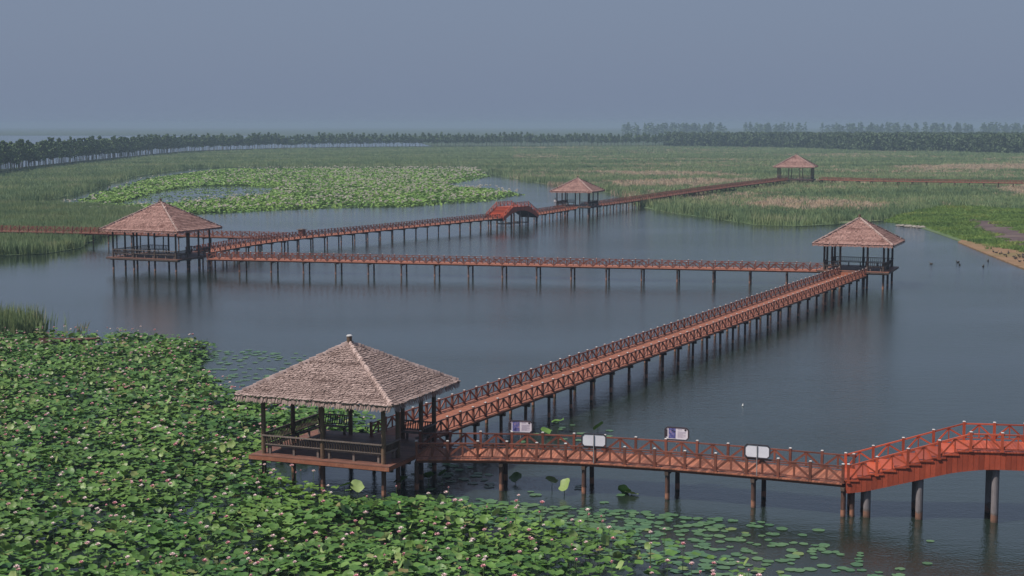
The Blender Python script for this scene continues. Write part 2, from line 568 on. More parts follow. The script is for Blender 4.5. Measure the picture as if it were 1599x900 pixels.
def pile_pair(root, base, p, d, half, z, mat, r=0.13, deep=-1.2, brace=False):
    nn = Vector((-d.y, d.x))
    m = MB()
    a, b = p + nn * (half + 0.12), p - nn * (half + 0.12)
    m.beam((a.x - base.x, a.y - base.y, z - 0.30 - base.z), (b.x - base.x, b.y - base.y, z - 0.30 - base.z), 0.2, 0.2)
    ob('crossbeam', m.mesh('crossbeam', M['dark']), root)
    for s in (1, -1):
        q = p + nn * s * (half - 0.18)
        m = MB()
        lean = random.uniform(-0.04, 0.04)
        m.tube((q.x - base.x + lean, q.y - base.y, deep - base.z), (q.x - base.x, q.y - base.y, z - 0.39 - base.z), r * 1.03, r * 0.97, 12)
        ob('pile', m.mesh('pile', mat, smooth=False), root)
    if brace:
        a, b = p + nn * (half - 0.18), p - nn * (half - 0.18)
        m = MB(); m.beam((a.x - base.x, a.y - base.y, 0.42 - base.z), (b.x - base.x, b.y - base.y, 0.42 - base.z), 0.18, 0.2)
        ob('tie_beam', m.mesh('tie_beam', M['dark']), root)

def boardwalk(label, path, width, z, detail, bay=1.7, pile_step=4.5, planks='mesh', group=None, ground=-1.2, skip_piles=False, rails=(1, -1), zs=0.9):
    base = Vector((path[0][0], path[0][1], 0))
    root = ob('boardwalk', None, None, base)
    tag(root, label, 'boardwalk', group)
    half = width / 2
    pts, L = resample(path, bay)
    # deck boards
    bp, _ = resample(path, 0.158)
    mid = []
    for i in range(len(bp) - 1):
        c = (bp[i] + bp[i + 1]) / 2; d = bp[i + 1] - bp[i]
        mid.append((c, math.atan2(d.y, d.x)))
    wl = width + 0.36
    if planks == 'objects':
        me = plank_mesh(wl, M['deck'])
        for c, a in mid:
            ob('plank', me, root, (c.x - base.x, c.y - base.y, z + random.uniform(-0.004, 0.004)), a)
    else:
        near = mid if planks == 'mesh' else mid
        m = MB()
        for c, a in near:
            m.box((c.x - base.x, c.y - base.y, z - 0.03 + random.uniform(-0.005, 0.005)), (0.148, wl, 0.06), a)
        o = ob('deck_planks', m.mesh('deck_planks', M['deck']), root); o['kind'] = 'stuff'
    # long edge beams
    sp, _ = resample(path, 4.5)
    for s in (1, -1):
        e = []
        for i, p in enumerate(sp):
            d = (sp[min(i + 1, len(sp) - 1)] - sp[max(i - 1, 0)]).normalized()
            e.append(p + Vector((-d.y, d.x)) * s * (half - 0.05))
        m = MB()
        for a, b in zip(e, e[1:]):
            m.beam((a.x - base.x, a.y - base.y, z - 0.14), (b.x - base.x, b.y - base.y, z - 0.14), 0.12, 0.15)
        ob('edge_beam', m.mesh('edge_beam', M['rail']), root)
    for s in rails:
        railing(root, base, pts, s, half, z, detail, RP, zs)
    if not skip_piles:
        pp, _ = resample(path, pile_step)
        for i, p in enumerate(pp):
            d = (pp[min(i + 1, len(pp) - 1)] - pp[max(i - 1, 0)]).normalized()
            pile_pair(root, base, p, d, half, z, M['pile'], r=0.13 if detail == 2 and zs == 1.0 else 0.11, deep=ground)
    return root

ZD = 1.8
A = smooth([(-5.2, 84.1), (-0.5, 84.05), (4.0, 83.35), (9.0, 81.8), (13.5, 80.0), (17.45, 78.25)])
boardwalk('near boardwalk with four information boards on its railings', A, 2.75, ZD, 2, bay=1.75, pile_step=4.6, planks='objects', zs=1.0)
B = [(-6.75, 88.1), (-4.9, 92.2), (41.5, 186.6)]
boardwalk('long straight boardwalk joining the lotus-side pavilion to the lone pavilion in open water', smooth(B[:2] + [(10, 122.3)], 2)[:-1] + [Vector(p) for p in ((10, 122.3), B[2])], 3.3, ZD, 2, pile_step=3.6)
C = [(39.2, 192.3), (-41.2, 210.0)]
boardwalk('level boardwalk crossing the pond between two pavilions, both ends at a thatched roof', C, 2.8, ZD, 1)
D1 = smooth([(-45.2, 218.5), (-38.2, 243.6), (-23.6, 266.8), (-9.0, 292.2), (-3.2, 302.0)], 2)
boardwalk('boardwalk running from the largest waterside pavilion to the small arched bridge', D1, 2.8, ZD, 0, pile_step=3.8)
D2 = [(4.0, 313.3), (12.6, 335.6)]
boardwalk('short boardwalk between the small arched bridge and the pavilion past it', D2, 2.8, ZD, 0)
D3 = smooth([(17.0, 344.5), (29.6, 373.0), (51.8, 427.8), (90.5, 512.5)], 2)
boardwalk('boardwalk over the reed bed leading to the farthest pavilion', D3, 2.8, ZD, 0)
E_ = smooth([(103.0, 513.0), (119.0, 500.5), (160.0, 482.5), (195.0, 470.0)], 2)
boardwalk('low boardwalk leaving the farthest pavilion through the dry reeds', E_, 2.6, ZD, 0)
F_ = smooth([(-112.0, 271.0), (-87.0, 264.5), (-68.5, 259.5), (-52.0, 252.5), (-36.8, 248.2)], 2)
boardwalk('boardwalk coming out of the reeds behind the largest waterside pavilion', F_, 2.8, ZD, 0)

# ------------------------------------------------------------------ arched bridges
def arch_bridge(label, start, ang, width, z0, rise, run, flat, steps, detail, RP, bay, concrete=True, arch=True, soffit=0.62):
    base = Vector((start[0], start[1], 0))
    root = ob('arched_bridge', None, None, base, ang)
    tag(root, label, 'bridge')
    half = width / 2
    tread, ris = run / steps, rise / steps
    total = 2 * run + flat
    def top(x):
        if x < run:
            return z0 + min(steps, math.floor(x / tread + 1e-6) + 1) * ris
        if x > run + flat:
            return z0 + min(steps, math.floor((total - x) / tread + 1e-6) + 1) * ris
        return z0 + rise
    def line(x):
        if x < run: return z0 + rise * x / run
        if x > run + flat: return z0 + rise * (total - x) / run
        return z0 + rise
    # treads and the flat deck
    for i in range(steps):
        for x in (i * tread, total - (i + 1) * tread):
            m = MB()
            zt = z0 + (i + 1) * ris
            m.box((x + tread / 2, 0, zt - 0.035), (tread + 0.07, width + 0.14, 0.07))
            m.box((x + (tread / 2 if x < run else tread / 2), 0, zt - ris / 2 - 0.05), (tread - 0.02, width - 0.1, ris - 0.03))
            ob('step', m.mesh('step', M['red']), root)
    n = int(flat / 0.158)
    me = plank_mesh(width + 0.14, M['red'])
    for i in range(n):
        ob('plank', me, root, (run + (i + 0.5) * flat / n, 0, z0 + rise + random.uniform(-0.003, 0.003)))
    # fascia: upright boards between the deck line and an arched lower edge
    def low(x):
        t = abs(x - total / 2) / (total / 2)
        return z0 - soffit + (rise + soffit - 0.80) * (1 - t ** 1.9) if arch else sum(line(min(total, max(0, x + q))) for q in (-1.2, -0.8, -0.4, 0, 0.4, 0.8, 1.2)) / 7 - soffit - 0.3 * min(1.0, x / run, (total - x) / run) ** 0.8
    bw = 0.26 if detail == 2 else 0.5
    nb = int(total / bw)
    for s in (1, -1):
        for i in range(nb):
            xa, xb = i * total / nb + 0.006, (i + 1) * total / nb - 0.006
            m = MB()
            za, zb = top((xa + xb) / 2) - 0.075, 0
            y0 = s * (half + 0.02); y1 = s * (half - 0.05)
            vs = [(x, y, zz) for y in (y0, y1) for x, zz in ((xa, low(xa)), (xb, low(xb)), (xb, za), (xa, za))]
            m.add(vs, [(0, 1, 2, 3), (7, 6, 5, 4), (0, 4, 5, 1), (1, 5, 6, 2), (2, 6, 7, 3), (3, 7, 4, 0)])
            me_ = m.mesh('fascia_board', M['redboard'])
            bm = bmesh.new(); bm.from_mesh(me_); bmesh.ops.recalc_face_normals(bm, faces=bm.faces); bm.to_mesh(me_); bm.free()
            ob('fascia_board', me_, root)
    m = MB()
    k = 24
    for i in range(k):
        xa, xb = total * i / k, total * (i + 1) / k
        m.add([(xa, -half + 0.06, low(xa) + 0.05), (xb, -half + 0.06, low(xb) + 0.05), (xb, half - 0.06, low(xb) + 0.05), (xa, half - 0.06, low(xa) + 0.05)], [(3, 2, 1, 0)])
    ob('soffit', m.mesh('soffit', M['dark']), root)
    # railings following the stairs
    xs = []
    ns, nf = max(1, round(run / bay)), max(1, round(flat / bay))
    xs += [run * i / ns + 0.12 * (i == 0) for i in range(ns)] + [run + flat * i / nf for i in range(nf)] + [run + flat + run * i / ns for i in range(ns)] + [total - 0.12]
    zt, zb = 0.86, 0.13
    for s in (1, -1):
        y = s * half
        for i, x in enumerate(xs):
            po = ob('railing_post', RP['post'], root, (x, y, line(x) - 0.02))
            if detail == 2:
                ob('post_cap', CAP, po, (0, 0, POST_H))
            if i == len(xs) - 1:
                break
            x2 = xs[i + 1]; za, zb2 = line(x), line(x2); xm, zm = (x + x2) / 2, (line(x) + line(x2)) / 2
            pieces = [('top_rail', (x, y, za + zt), (x2, y, zb2 + zt), 0.09, 0.07), ('bottom_rail', (x, y, za + zb), (x2, y, zb2 + zb), 0.06, 0.055),
                      ('mid_post', (xm, y, zm + zb), (xm, y, zm + zt - 0.03), 0.06, 0.06),
                      ('brace', (x + 0.05, y + 0.004, za + zb + 0.03), (xm, y + 0.004, zm + zt - 0.05), 0.05, 0.085),
                      ('brace', (x2 - 0.05, y + 0.004, zb2 + zb + 0.03), (xm, y + 0.004, zm + zt - 0.05), 0.05, 0.085)]
            mat = M['red']
            if detail == 2:
                for nm, p, q, w, h in pieces:
                    m = MB(); m.beam(p, q, w, h)
                    ob(nm, m.mesh(nm, mat), root)
            else:
                m = MB()
                for nm, p, q, w, h in pieces:
                    m.beam(p, q, w, h)
                ob('railing_panel', m.mesh('railing_panel', mat), root)
    # piles
    px = [0.35] + ([1.1, 3.7, 7.4, total / 2, total - 7.4, total - 3.7] if detail == 2 else [run * 0.9, total / 2, total - run * 0.9]) + [total - 0.35]
    for i, x in enumerate(px):
        small = i in (0, len(px) - 1)
        zt_ = low(x) + 0.1
        r = 0.12 if small else 0.185 if detail == 2 else 0.18
        for s in (1, -1):
            m = MB()
            m.tube((x, s * (half - 0.32), -1.3), (x, s * (half - 0.32), zt_), r, r, 14)
            ob('pile', m.mesh('pile', M['pile'] if small or not concrete else M['concrete'], smooth=False), root)
        if not small:
            m = MB(); m.beam((x, -half + 0.3, 0.45), (x, half - 0.3, 0.45), 0.16, 0.2)
            ob('tie_beam', m.mesh('tie_beam', M['dark']), root)
    return root

RED_A = math.atan2(-0.9, 5.5)
arch_bridge('bright red stepped bridge on grey piles at the end of the near boardwalk', (17.25, 78.28), RED_A, 2.75, ZD, 1.9, 6.1, 7.6, 10, 2, RPR, 1.5, arch=False)
re = Vector((17.25, 78.28)) + Vector((math.cos(RED_A), math.sin(RED_A))) * 19.8
boardwalk('boardwalk continuing beyond the bright red stepped bridge', [re, re + Vector((9.0, -1.5))], 2.75, ZD, 0)
arch_bridge('small red humped bridge over the pond between two boardwalks', (-3.4, 301.7), math.atan2(11.8, 7.3), 4.0, ZD, 2.0, 3.9, 5.6, 10, 1, RPR, 1.3, concrete=False)

# ------------------------------------------------------------------ pavilions
def roof_tufts(wx, wy, ze, za, rows, tw, over=0.35, rag=1.0):
    """thatch bundles laid course over course on the four hips; returns V, T, tint"""
    Vs, Ts, tint = [], [], []
    corners = [(-wx, -wy), (wx, -wy), (wx, wy), (-wx, wy)]
    apex = np.array((0, 0, za))
    o = 0
    for k in range(4):
        a = np.array((*corners[k], ze)); b = np.array((*corners[(k + 1) % 4], ze))
        nrm = np.cross(b - a, apex - a); nrm = nrm / np.linalg.norm(nrm)
        mid = (a + b) / 2
        up = apex - mid; Ls = np.linalg.norm(up); up = up / Ls
        al = (b - a) / np.linalg.norm(b - a)
        W_ = np.linalg.norm(b - a)
        for r in range(rows):
            f0 = r / rows
            ext = Ls / rows
            half = W_ / 2 * (1 - f0)
            n = max(2, int(2 * half / tw))
            rt = rng.normal(0.5, 0.10)
            for i in range(n + 1):
                x = -half + (i + rng.uniform(-0.35, 0.35)) * 2 * half / n
                x = max(-half - 0.02, min(half + 0.02, x))
                w = tw * rng.uniform(0.45, 0.75)
                drop = rng.uniform(-0.03, 0.07) * rag + (0.10 if r == 0 else 0)
                h = 0.06 + rng.uniform(0, 0.035) * rag + (0.05 if r == 0 else 0)
                sk = rng.uniform(-0.04, 0.04)
                c0 = mid + al * x + up * (f0 * Ls - drop)
                c1 = mid + al * (x + sk) + up * min(f0 * Ls + ext * 1.25, Ls)
                t = np.clip(rt + rng.normal(0, 0.15) - 0.30 * max(0, math.sin(x * 1.9 + k * 2 + math.sin(r * 0.5) * 1.5) * math.sin(r * 0.42 + k * 1.7) - 0.25), 0, 1)
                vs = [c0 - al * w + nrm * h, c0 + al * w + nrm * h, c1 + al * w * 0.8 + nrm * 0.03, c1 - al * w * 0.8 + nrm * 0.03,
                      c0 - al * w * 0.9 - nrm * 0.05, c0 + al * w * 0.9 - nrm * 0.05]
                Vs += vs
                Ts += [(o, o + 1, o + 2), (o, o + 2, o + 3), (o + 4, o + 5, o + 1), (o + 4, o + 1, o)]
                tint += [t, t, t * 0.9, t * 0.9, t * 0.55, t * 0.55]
                o += 6
        # hanging fringe at the eave
        n = int(W_ / (tw * 0.6))
        for i in range(n):
            x = -W_ / 2 + W_ * (i + rng.random()) / n
            w = tw * 0.55; L = rng.uniform(0.12, 0.26) * (0.6 + 0.4 * rag)
            c = mid + al * x - up * 0.10 + nrm * rng.uniform(-0.03, 0.06)
            t = rng.uniform(0.1, 0.75)
            dn = np.array((0, 0, -1.0)) * L - up * 0.10
            Vs += [c - al * w, c + al * w, c + al * w * 0.5 + dn, c - al * w * 0.5 + dn]
            Ts += [(o + 3, o + 2, o + 1), (o + 3, o + 1, o)]
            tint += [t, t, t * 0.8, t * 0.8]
            o += 4
    return np.array(Vs), np.array(Ts), np.array(tint)

def ridge_tufts(wx, wy, ze, za, n, size):
    Vs, Ts, tint = [], [], []
    o = 0
    for sx, sy in ((-1, -1), (1, -1), (1, 1), (-1, 1)):
        c = np.array((sx * wx, sy * wy, ze)); ap = np.array((0, 0, za))
        d = ap - c; L = np.linalg.norm(d); d = d / L
        side = np.cross(d, (0, 0, 1.0)); side /= np.linalg.norm(side); nr = np.cross(side, d)
        for i in range(n):
            p = c + d * L * (i + rng.uniform(-0.2, 0.2)) / n
            q = p + d * L * 1.5 / n
            w = size * rng.uniform(0.8, 1.2); h = 0.16 + rng.uniform(0, 0.05)
            t = rng.uniform(0.3, 1.0)
            Vs += [p - side * w - nr * 0.03, p - side * w * 0.3 + nr * h, p + side * w * 0.3 + nr * h, p + side * w - nr * 0.03,
                   q - side * w * 0.9 - nr * 0.06, q - side * w * 0.3 + nr * (h - 0.05), q + side * w * 0.3 + nr * (h - 0.05), q + side * w * 0.9 - nr * 0.06]
            Ts += [(o, o + 5, o + 1), (o, o + 4, o + 5), (o + 1, o + 6, o + 2), (o + 1, o + 5, o + 6), (o + 2, o + 7, o + 3), (o + 2, o + 6, o + 7), (o, o + 1, o + 2), (o, o + 2, o + 3)]
            tint += [t] * 8
            o += 8
    return np.array(Vs), np.array(Ts)[:, ::-1], np.array(tint)

def pavilion(label, F, rot, lx, ly, zf, ze, za, ent, posts_n, detail, roofmat, deckmat, steps=None):
    """F = front-right corner post (world); local x along the front side (front y=-ly/2), centre = origin"""
    u = Vector((math.cos(rot), math.sin(rot))); v = Vector((-u.y, u.x))
    c = Vector(F) - u * lx / 2 + v * ly / 2
    root = ob('pavilion', None, None, (c.x, c.y, 0), rot)
    tag(root, label, 'pavilion')
    hx, hy = lx / 2, ly / 2
    ov = 0.6 if detail == 2 else 0.72
    # floor
    if detail == 2:
        n = int((ly + 2 * ov) / 0.17)
        m = MB(); m.box((0, 0, -0.03), (lx + 2 * ov, (ly + 2 * ov) / n - 0.012, 0.06)); me = m.mesh('floorboard', M['floor'])
        for i in range(n):
            ob('floorboard', me, root, (0, -hy - ov + (i + 0.5) * (ly + 2 * ov) / n, zf + random.uniform(-0.003, 0.003)))
    else:
        m = MB(); m.box((0, 0, zf - 0.03), (lx + 2 * ov, ly + 2 * ov, 0.06))
        ob('floor', m.mesh('floor', M['floor']), root)
    m = MB()
    for s in (-1, 1):
        m.box((0, s * (hy + ov - 0.05), zf - 0.15), (lx + 2 * ov + 0.04, 0.12, 0.19))
        m.box((s * (hx + ov - 0.05), 0, zf - 0.15), (0.12, ly + 2 * ov - 0.18, 0.19))
    ob('floor_edge', m.mesh('floor_edge', deckmat), root)
    m = MB()
    for i in range(4):
        m.box((0, -hy + ly * i / 3, zf - 0.33), (lx + 1.1, 0.16, 0.16))
    ob('floor_joists', m.mesh('floor_joists', M['dark']), root)
    # posts round the edge
    frac = {2: [0, 1], 3: [0, 0.5, 1], 4: [0, 0.27, 0.73, 1], 5: [0, 0.333, 0.667, 1]}
    sides = {'front': ((-hx, -hy), (hx, -hy)), 'right': ((hx, -hy), (hx, hy)), 'back': ((hx, hy), (-hx, hy)), 'left': ((-hx, hy), (-hx, -hy))}
    rp = 0.135
    for sd, (p, q) in sides.items():
        fr = frac[posts_n[sd]]
        pts = [(p[0] + (q[0] - p[0]) * f, p[1] + (q[1] - p[1]) * f) for f in fr]
        for x, y in pts[:-1]:
            m = MB(); m.tube((0, 0, 0), (0, 0, ze + 0.3 - zf), rp, rp * 0.93, 12)
            ob('post', m.mesh('post', M['log'] if detail == 2 else M['dark'], smooth=False), root, (x, y, zf))
            m = MB(); m.tube((0, 0, -1.2), (0, 0, zf - 0.07), rp, rp, 10)
            ob('pile', m.mesh('pile', M['pile']), root, (x, y, 0))
        # benches or short rails between posts
        for i in range(len(pts) - 1):
            if sd in ent and i == (len(pts) - 1) // 2:
                continue
            a, b = Vector(pts[i]), Vector(pts[i + 1])
            d = (b - a).normalized(); inn = Vector((-d.y, d.x))
            L = (b - a).length; ang = math.atan2(d.y, d.x)
            m = MB(); m.box((L / 2, 0.22, 0.46), (L - 0.2, 0.40, 0.06))
            bench = ob('bench', m.mesh('bench', M['grey'] if detail == 2 else M['dark']), root, (a.x, a.y, zf), ang)
            m = MB(); m.beam((0.0, -0.16, 1.06), (L, -0.16, 1.06), 0.10, 0.07); m.beam((0.05, -0.03, 0.56), (L - 0.05, -0.03, 0.56), 0.06, 0.06)
            ob('back_rail', m.mesh('back_rail', M['grey']), bench)
            nb = max(3, int(L / (0.16 if detail == 2 else 0.24)))
            bm_ = MB(); bm_.beam((0, -0.03, 0.56), (0, -0.155, 1.04), 0.05, 0.05); bme = bm_.mesh('baluster', M['dark'])
            if detail == 2:
                for j in range(nb):
                    ob('baluster', bme, bench, (0.15 + (L - 0.3) * j / (nb - 1), 0, 0))
            else:
                mm = MB()
                for j in range(nb):
                    x = 0.15 + (L - 0.3) * j / (nb - 1)
                    mm.beam((x, -0.03, 0.56), (x, -0.155, 1.04), 0.06, 0.06)
                o = ob('balusters', mm.mesh('balusters', M['dark']), bench); o['kind'] = 'stuff'
            nl = 2 if L < 2.5 else 3
            lm = MB(); lm.box((0, 0.12, 0.215), (0.12, 0.12, 0.43)); lme = lm.mesh('bench_leg', M['grey'])
            for j in range(nl):
                ob('bench_leg', lme, bench, (0.35 + (L - 0.7) * j / (nl - 1), 0, 0))
    # eave beams
    m = MB()
    for s in (-1, 1):
        m.beam((-hx - 0.3, s * hy, ze + 0.18), (hx + 0.3, s * hy, ze + 0.18), 0.16, 0.2)
        m.beam((s * hx, -hy - 0.3, ze + 0.36), (s * hx, hy + 0.3, ze + 0.36), 0.16, 0.16)
    ob('eave_beam', m.mesh('eave_beam', M['dark']), root)
    # roof: solid core, thatch courses, hips, finial
    eo = 1.04 if detail == 2 else 1.2
    ox, oy = hx + eo, hy + eo
    m = MB()
    vs = [(-ox, -oy, ze), (ox, -oy, ze), (ox, oy, ze), (-ox, oy, ze), (0, 0, za - 0.02)]
    m.add(vs, [(0, 1, 4), (1, 2, 4), (2, 3, 4), (3, 0, 4), (3, 2, 1, 0)])
    roof = ob('roof', m.mesh('roof', M['underroof']), root)
    rows = 32 if detail == 2 else 20 if detail == 1 else 14
    V, T, ti = roof_tufts(ox, oy, ze, za, rows, 0.088 if detail == 2 else 0.16, rag=1.0 if detail == 2 else 0.7)
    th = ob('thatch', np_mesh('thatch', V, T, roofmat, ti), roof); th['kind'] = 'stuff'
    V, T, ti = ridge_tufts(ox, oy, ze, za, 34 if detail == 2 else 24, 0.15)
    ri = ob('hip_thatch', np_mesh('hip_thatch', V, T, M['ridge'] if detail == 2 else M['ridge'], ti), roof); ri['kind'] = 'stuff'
    m = MB(); m.lathe((0, 0, za - 0.15), [(0.15, 0), (0.15, 0.52), (0.13, 0.55)], 12)
    ob('finial', m.mesh('finial', M['log']), root)
    m = MB(); m.lathe((0, 0, za + 0.4), [(0.17, 0), (0.17, 0.05), (0.1, 0.09)], 12)
    ob('finial_cap', m.mesh('finial_cap', M['cap'] if detail == 2 else M['dark']), root)
    # entrance steps where the floor stands above the boardwalk
    for sd in (steps or ()):
        p, q = sides[sd]
        cx, cy = (p[0] + q[0]) / 2, (p[1] + q[1]) / 2
        out = Vector((cx, cy)).normalized()
        along = Vector((-out.y, out.x))
        for k in range(2):
            m = MB()
            w = 3.0
            o_ = out * (ov + 0.05 + 0.34 * k + 0.17)
            zz = zf - (zf - ZD) * (k + 1) / 3
            m.box((0, 0, zz - 0.09), (0.36, w, 0.16), 0)
            ob('step', m.mesh('step', M['deck']), root, (cx + o_.x, cy + o_.y, 0), math.atan2(out.y, out.x))
    return root

R = math.radians
pavilion('large near pavilion with grey thatched roof standing among the lotus', (-6.92, 81.41), R(-21.8), 7.43, 6.5, ZD + 0.004, 5.2, 7.75,
         ('right', 'back'), dict(front=3, right=4, back=4, left=3), 2, M['thatch'], M['deck'])
pavilion('reddish roofed pavilion alone in open water at the corner of two boardwalks', (45.2, 186.2), R(-22), 7.2, 7.2, 2.2, 5.5, 8.45,
         ('front', 'left'), dict(front=4, right=3, back=3, left=4), 1, M['shingle'], M['dark'], ('front', 'left'))
pavilion('widest reddish roofed pavilion with many dark posts beside the reed bank', (-45.7, 208.3), R(-22.3), 10.3, 8.2, ZD + 0.004, 5.65, 9.3,
         ('right', 'back'), dict(front=5, right=5, back=5, left=5), 1, M['shingle'], M['dark'])
pavilion('reddish roofed pavilion next to the small humped bridge', (16.65, 335.6), R(-20), 7.2, 7.2, 2.2, 5.5, 8.25,
         ('front', 'back'), dict(front=4, right=3, back=4, left=3), 0, M['shingle'], M['dark'], ('front',))
pavilion('farthest pavilion standing in the reeds with pinkish roof', (99.6, 513.0), R(-17), 11.1, 8.5, ZD + 0.004, 6.0, 9.9,
         ('front', 'right'), dict(front=5, right=5, back=5, left=5), 0, M['shingle'], M['dark'])

# ------------------------------------------------------------------ information boards
def board(label, x, y, ang, zb, front):
    root = ob('information_board', None, None, (x, y, ZD), ang)
    tag(root, label, 'sign', 'information boards on the near boardwalk')
    w, h, c = 1.32, 0.68, 0.13
    def octa(w, h, c):
        return [(-w/2 + c, -h/2), (w/2 - c, -h/2), (w/2, -h/2 + c), (w/2, h/2 - c), (w/2 - c, h/2), (-w/2 + c, h/2), (-w/2, h/2 - c), (-w/2, -h/2 + c)]
    def plate(w, h, c, y0, y1, zc=0, xc=0):
        m = MB(); P = octa(w, h, c)
        m.add([(xc + a, y0, zc + b) for a, b in P] + [(xc + a, y1, zc + b) for a, b in P], [tuple(range(8)), tuple(range(15, 7, -1))] + [(i, i + 8, (i + 1) % 8 + 8, (i + 1) % 8) for i in range(8)])
        me = m; return m
    def fix(me):
        bm = bmesh.new(); bm.from_mesh(me); bmesh.ops.recalc_face_normals(bm, faces=bm.faces); bm.to_mesh(me); bm.free(); return me
    zc = zb + h / 2
    # dark frame as a ring of eight bars
    m = MB(); P = octa(w, h, c)
    for i in range(8):
        a, b = P[i], P[(i + 1) % 8]
        m.beam((a[0], 0, zc + a[1]), (b[0], 0, zc + b[1]), 0.07, 0.06)
    ob('frame', m.mesh('frame', M['signframe']), root)
    ob('panel', fix(plate(w - 0.03, h - 0.03, c, -0.012, 0.012, zc).mesh('panel', M['signwhite'])), root)
    m = MB(); m.tube((0, 0.045 if front else -0.045, 0.0), (0, 0.045 if front else -0.045, zc + h / 2 - 0.05), 0.028, n=8)
    ob('pole', m.mesh('pole', M['signpole']), root)
    if front:
        def q(nm, x0, x1, z0, z1, mat, y=-0.016):
            m = MB(); m.box(((x0 + x1) / 2, y, zc + (z0 + z1) / 2), (x1 - x0, 0.006, z1 - z0)); return ob(nm, m.mesh(nm, mat), root)
        q('dark_strip', -0.64, -0.52, -0.2, 0.2, M['signframe'])
        q('picture', -0.46, -0.06, -0.27, 0.29, M['signphoto'])
        m = MB()
        for k in range(9):
            L = 0.46 if k % 4 != 3 else 0.3
            m.box((0.05 + L / 2, -0.016, zc + 0.12 - 0.04 * k), (L, 0.006, 0.012))
        m.box((0.17, -0.016, zc + 0.23), (0.24, 0.006, 0.03))
        o = ob('text_lines', m.mesh('text_lines', M['signtext']), root); o['kind'] = 'stuff'
        m = MB(); m.tube((0.49, -0.013, zc + 0.22), (0.49, -0.02, zc + 0.22), 0.06, n=12)
        ob('round_emblem', m.mesh('round_emblem', M['signframe']), root)
    return root
M['signframe'] = plain_mat('dark sign frame', (0.03, 0.025, 0.035), (0.06, 0.05, 0.06), 4, 0.4)
M['signwhite'] = plain_mat('white sign panel', (0.66, 0.64, 0.72), (0.74, 0.72, 0.79), 2, 0.4)
M['signpole'] = plain_mat('grey steel pole', (0.22, 0.21, 0.22), (0.32, 0.31, 0.32), 4, 0.4)
M['signtext'] = plain_mat('printed text', (0.38, 0.34, 0.44), (0.45, 0.4, 0.5), 4, 0.6)
def photo_mat():
    m, t, b = new_mat('printed picture')
    pos = N(t, 'ShaderNodeNewGeometry').outputs['Position']
    col = ramp(t, noise(t, 7, 4, pos), [(0.36, (0.03, 0.03, 0.05)), (0.46, (0.09, 0.10, 0.30)), (0.58, (0.16, 0.16, 0.38)), (0.68, (0.45, 0.30, 0.30))])
    t.links.new(col, b.inputs['Base Color']); b.inputs['Roughness'].default_value = 0.35
    return m
M['signphoto'] = photo_mat()
def on_A(s, side):
    P, L = resample(A, 0.5)
    i = min(range(len(P) - 1), key=lambda k: abs(P[k].x - s))
    d = (P[i + 1] - P[i]).normalized()
    e = P[i] + Vector((-d.y, d.x)) * side * 1.375
    return e.x, e.y, math.atan2(d.y, d.x)
x, y, a = on_A(0.45, 1);  board('printed information board on the rear railing, close to the near pavilion', x, y + 0.12, a, 0.92, True)
x, y, a = on_A(8.45, 1);  board('printed information board on the rear railing, midway along the near boardwalk', x, y + 0.12, a, 0.95, True)
x, y, a = on_A(4.7, -1); board('blank white back of an information board on the front railing, nearer the pavilion', x, y - 0.12, a, 0.93, False)
x, y, a = on_A(13.45, -1); board('blank white back of an information board on the front railing, nearer the red bridge', x, y - 0.12, a, 0.95, False)

# ------------------------------------------------------------------ lotus
def leaf_proto(seg, wav, dip, notch=False, seed=0):
    r = np.random.default_rng(seed)
    V = [(0, 0, -dip)]
    ph = r.random(3) * 6.28
    for ring, rad in ((1, 0.55), (2, 1.0)):
        for i in range(seg):
            t = 2 * math.pi * i / seg
            k = rad * (1 + (0.08 * math.sin(2 * t + ph[0]) + 0.06 * math.sin(5 * t + ph[1])) * (ring == 2))
            if notch and i == 0 and ring == 2:
                k = 0.5
            z = (-dip * 0.35 if ring == 1 else wav * (math.sin(3 * t + ph[1]) + 0.6 * math.sin(5 * t + ph[2])) + dip * 0.25)
            V.append((k * math.cos(t), k * math.sin(t), z))
    T = []
    for i in range(seg):
        j = (i + 1) % seg
        T += [(0, 1 + i, 1 + j), (1 + i, 1 + seg + i, 1 + seg + j), (1 + i, 1 + seg + j, 1 + j)]
    return np.array(V), np.array(T)

NEARLOTUS = [(-60,141.9),(-44.4,142.8),(-36.1,143.3),(-26.8,138.5),(-25.7,129.8),(-25.6,124.8),(-22.7,118.7),(-21.4,113.6),(-17.7,110.3),(-12.5,105.7),(-8.6,102.1),(-8.3,98.8),(-10.2,93.1),(-13.6,87.3),(-12.0,83.0),(-7.2,80.2),(-3.4,79.9),(-1.0,78.2),(1.6,76.4),(4.2,74.3),(8.0,71.0),(11.5,67.6),(13.5,60.0),(-30,60.0)]
def spaced(P, dmin):
    """thin points to a minimum spacing (grid hash)"""
    out, grid = [], {}
    for i, (x, y) in enumerate(P):
        gx, gy = int(x // dmin), int(y // dmin)
        ok = True
        for a in (-1, 0, 1):
            for b in (-1, 0, 1):
                for j in grid.get((gx + a, gy + b), ()):
                    if (P[j][0] - x) ** 2 + (P[j][1] - y) ** 2 < dmin * dmin:
                        ok = False
        if ok:
            grid.setdefault((gx, gy), []).append(i); out.append(i)
    return P[out]
def edge_dist(P, poly):
    d = np.full(len(P), 1e9)
    n = len(poly)
    for i in range(n):
        a = np.array(poly[i]); b = np.array(poly[(i + 1) % n]); ab = b - a
        if ab @ ab < 1e-9:
            continue
        t = np.clip(((P - a) @ ab) / (ab @ ab), 0, 1)
        d = np.minimum(d, np.linalg.norm(P - a - t[:, None] * ab, axis=1))
    return d
P = fill(NEARLOTUS, 38)
P = P[np.abs(P[:, 0]) < 0.345 * P[:, 1] + 3]
P = spaced(P, 0.172)
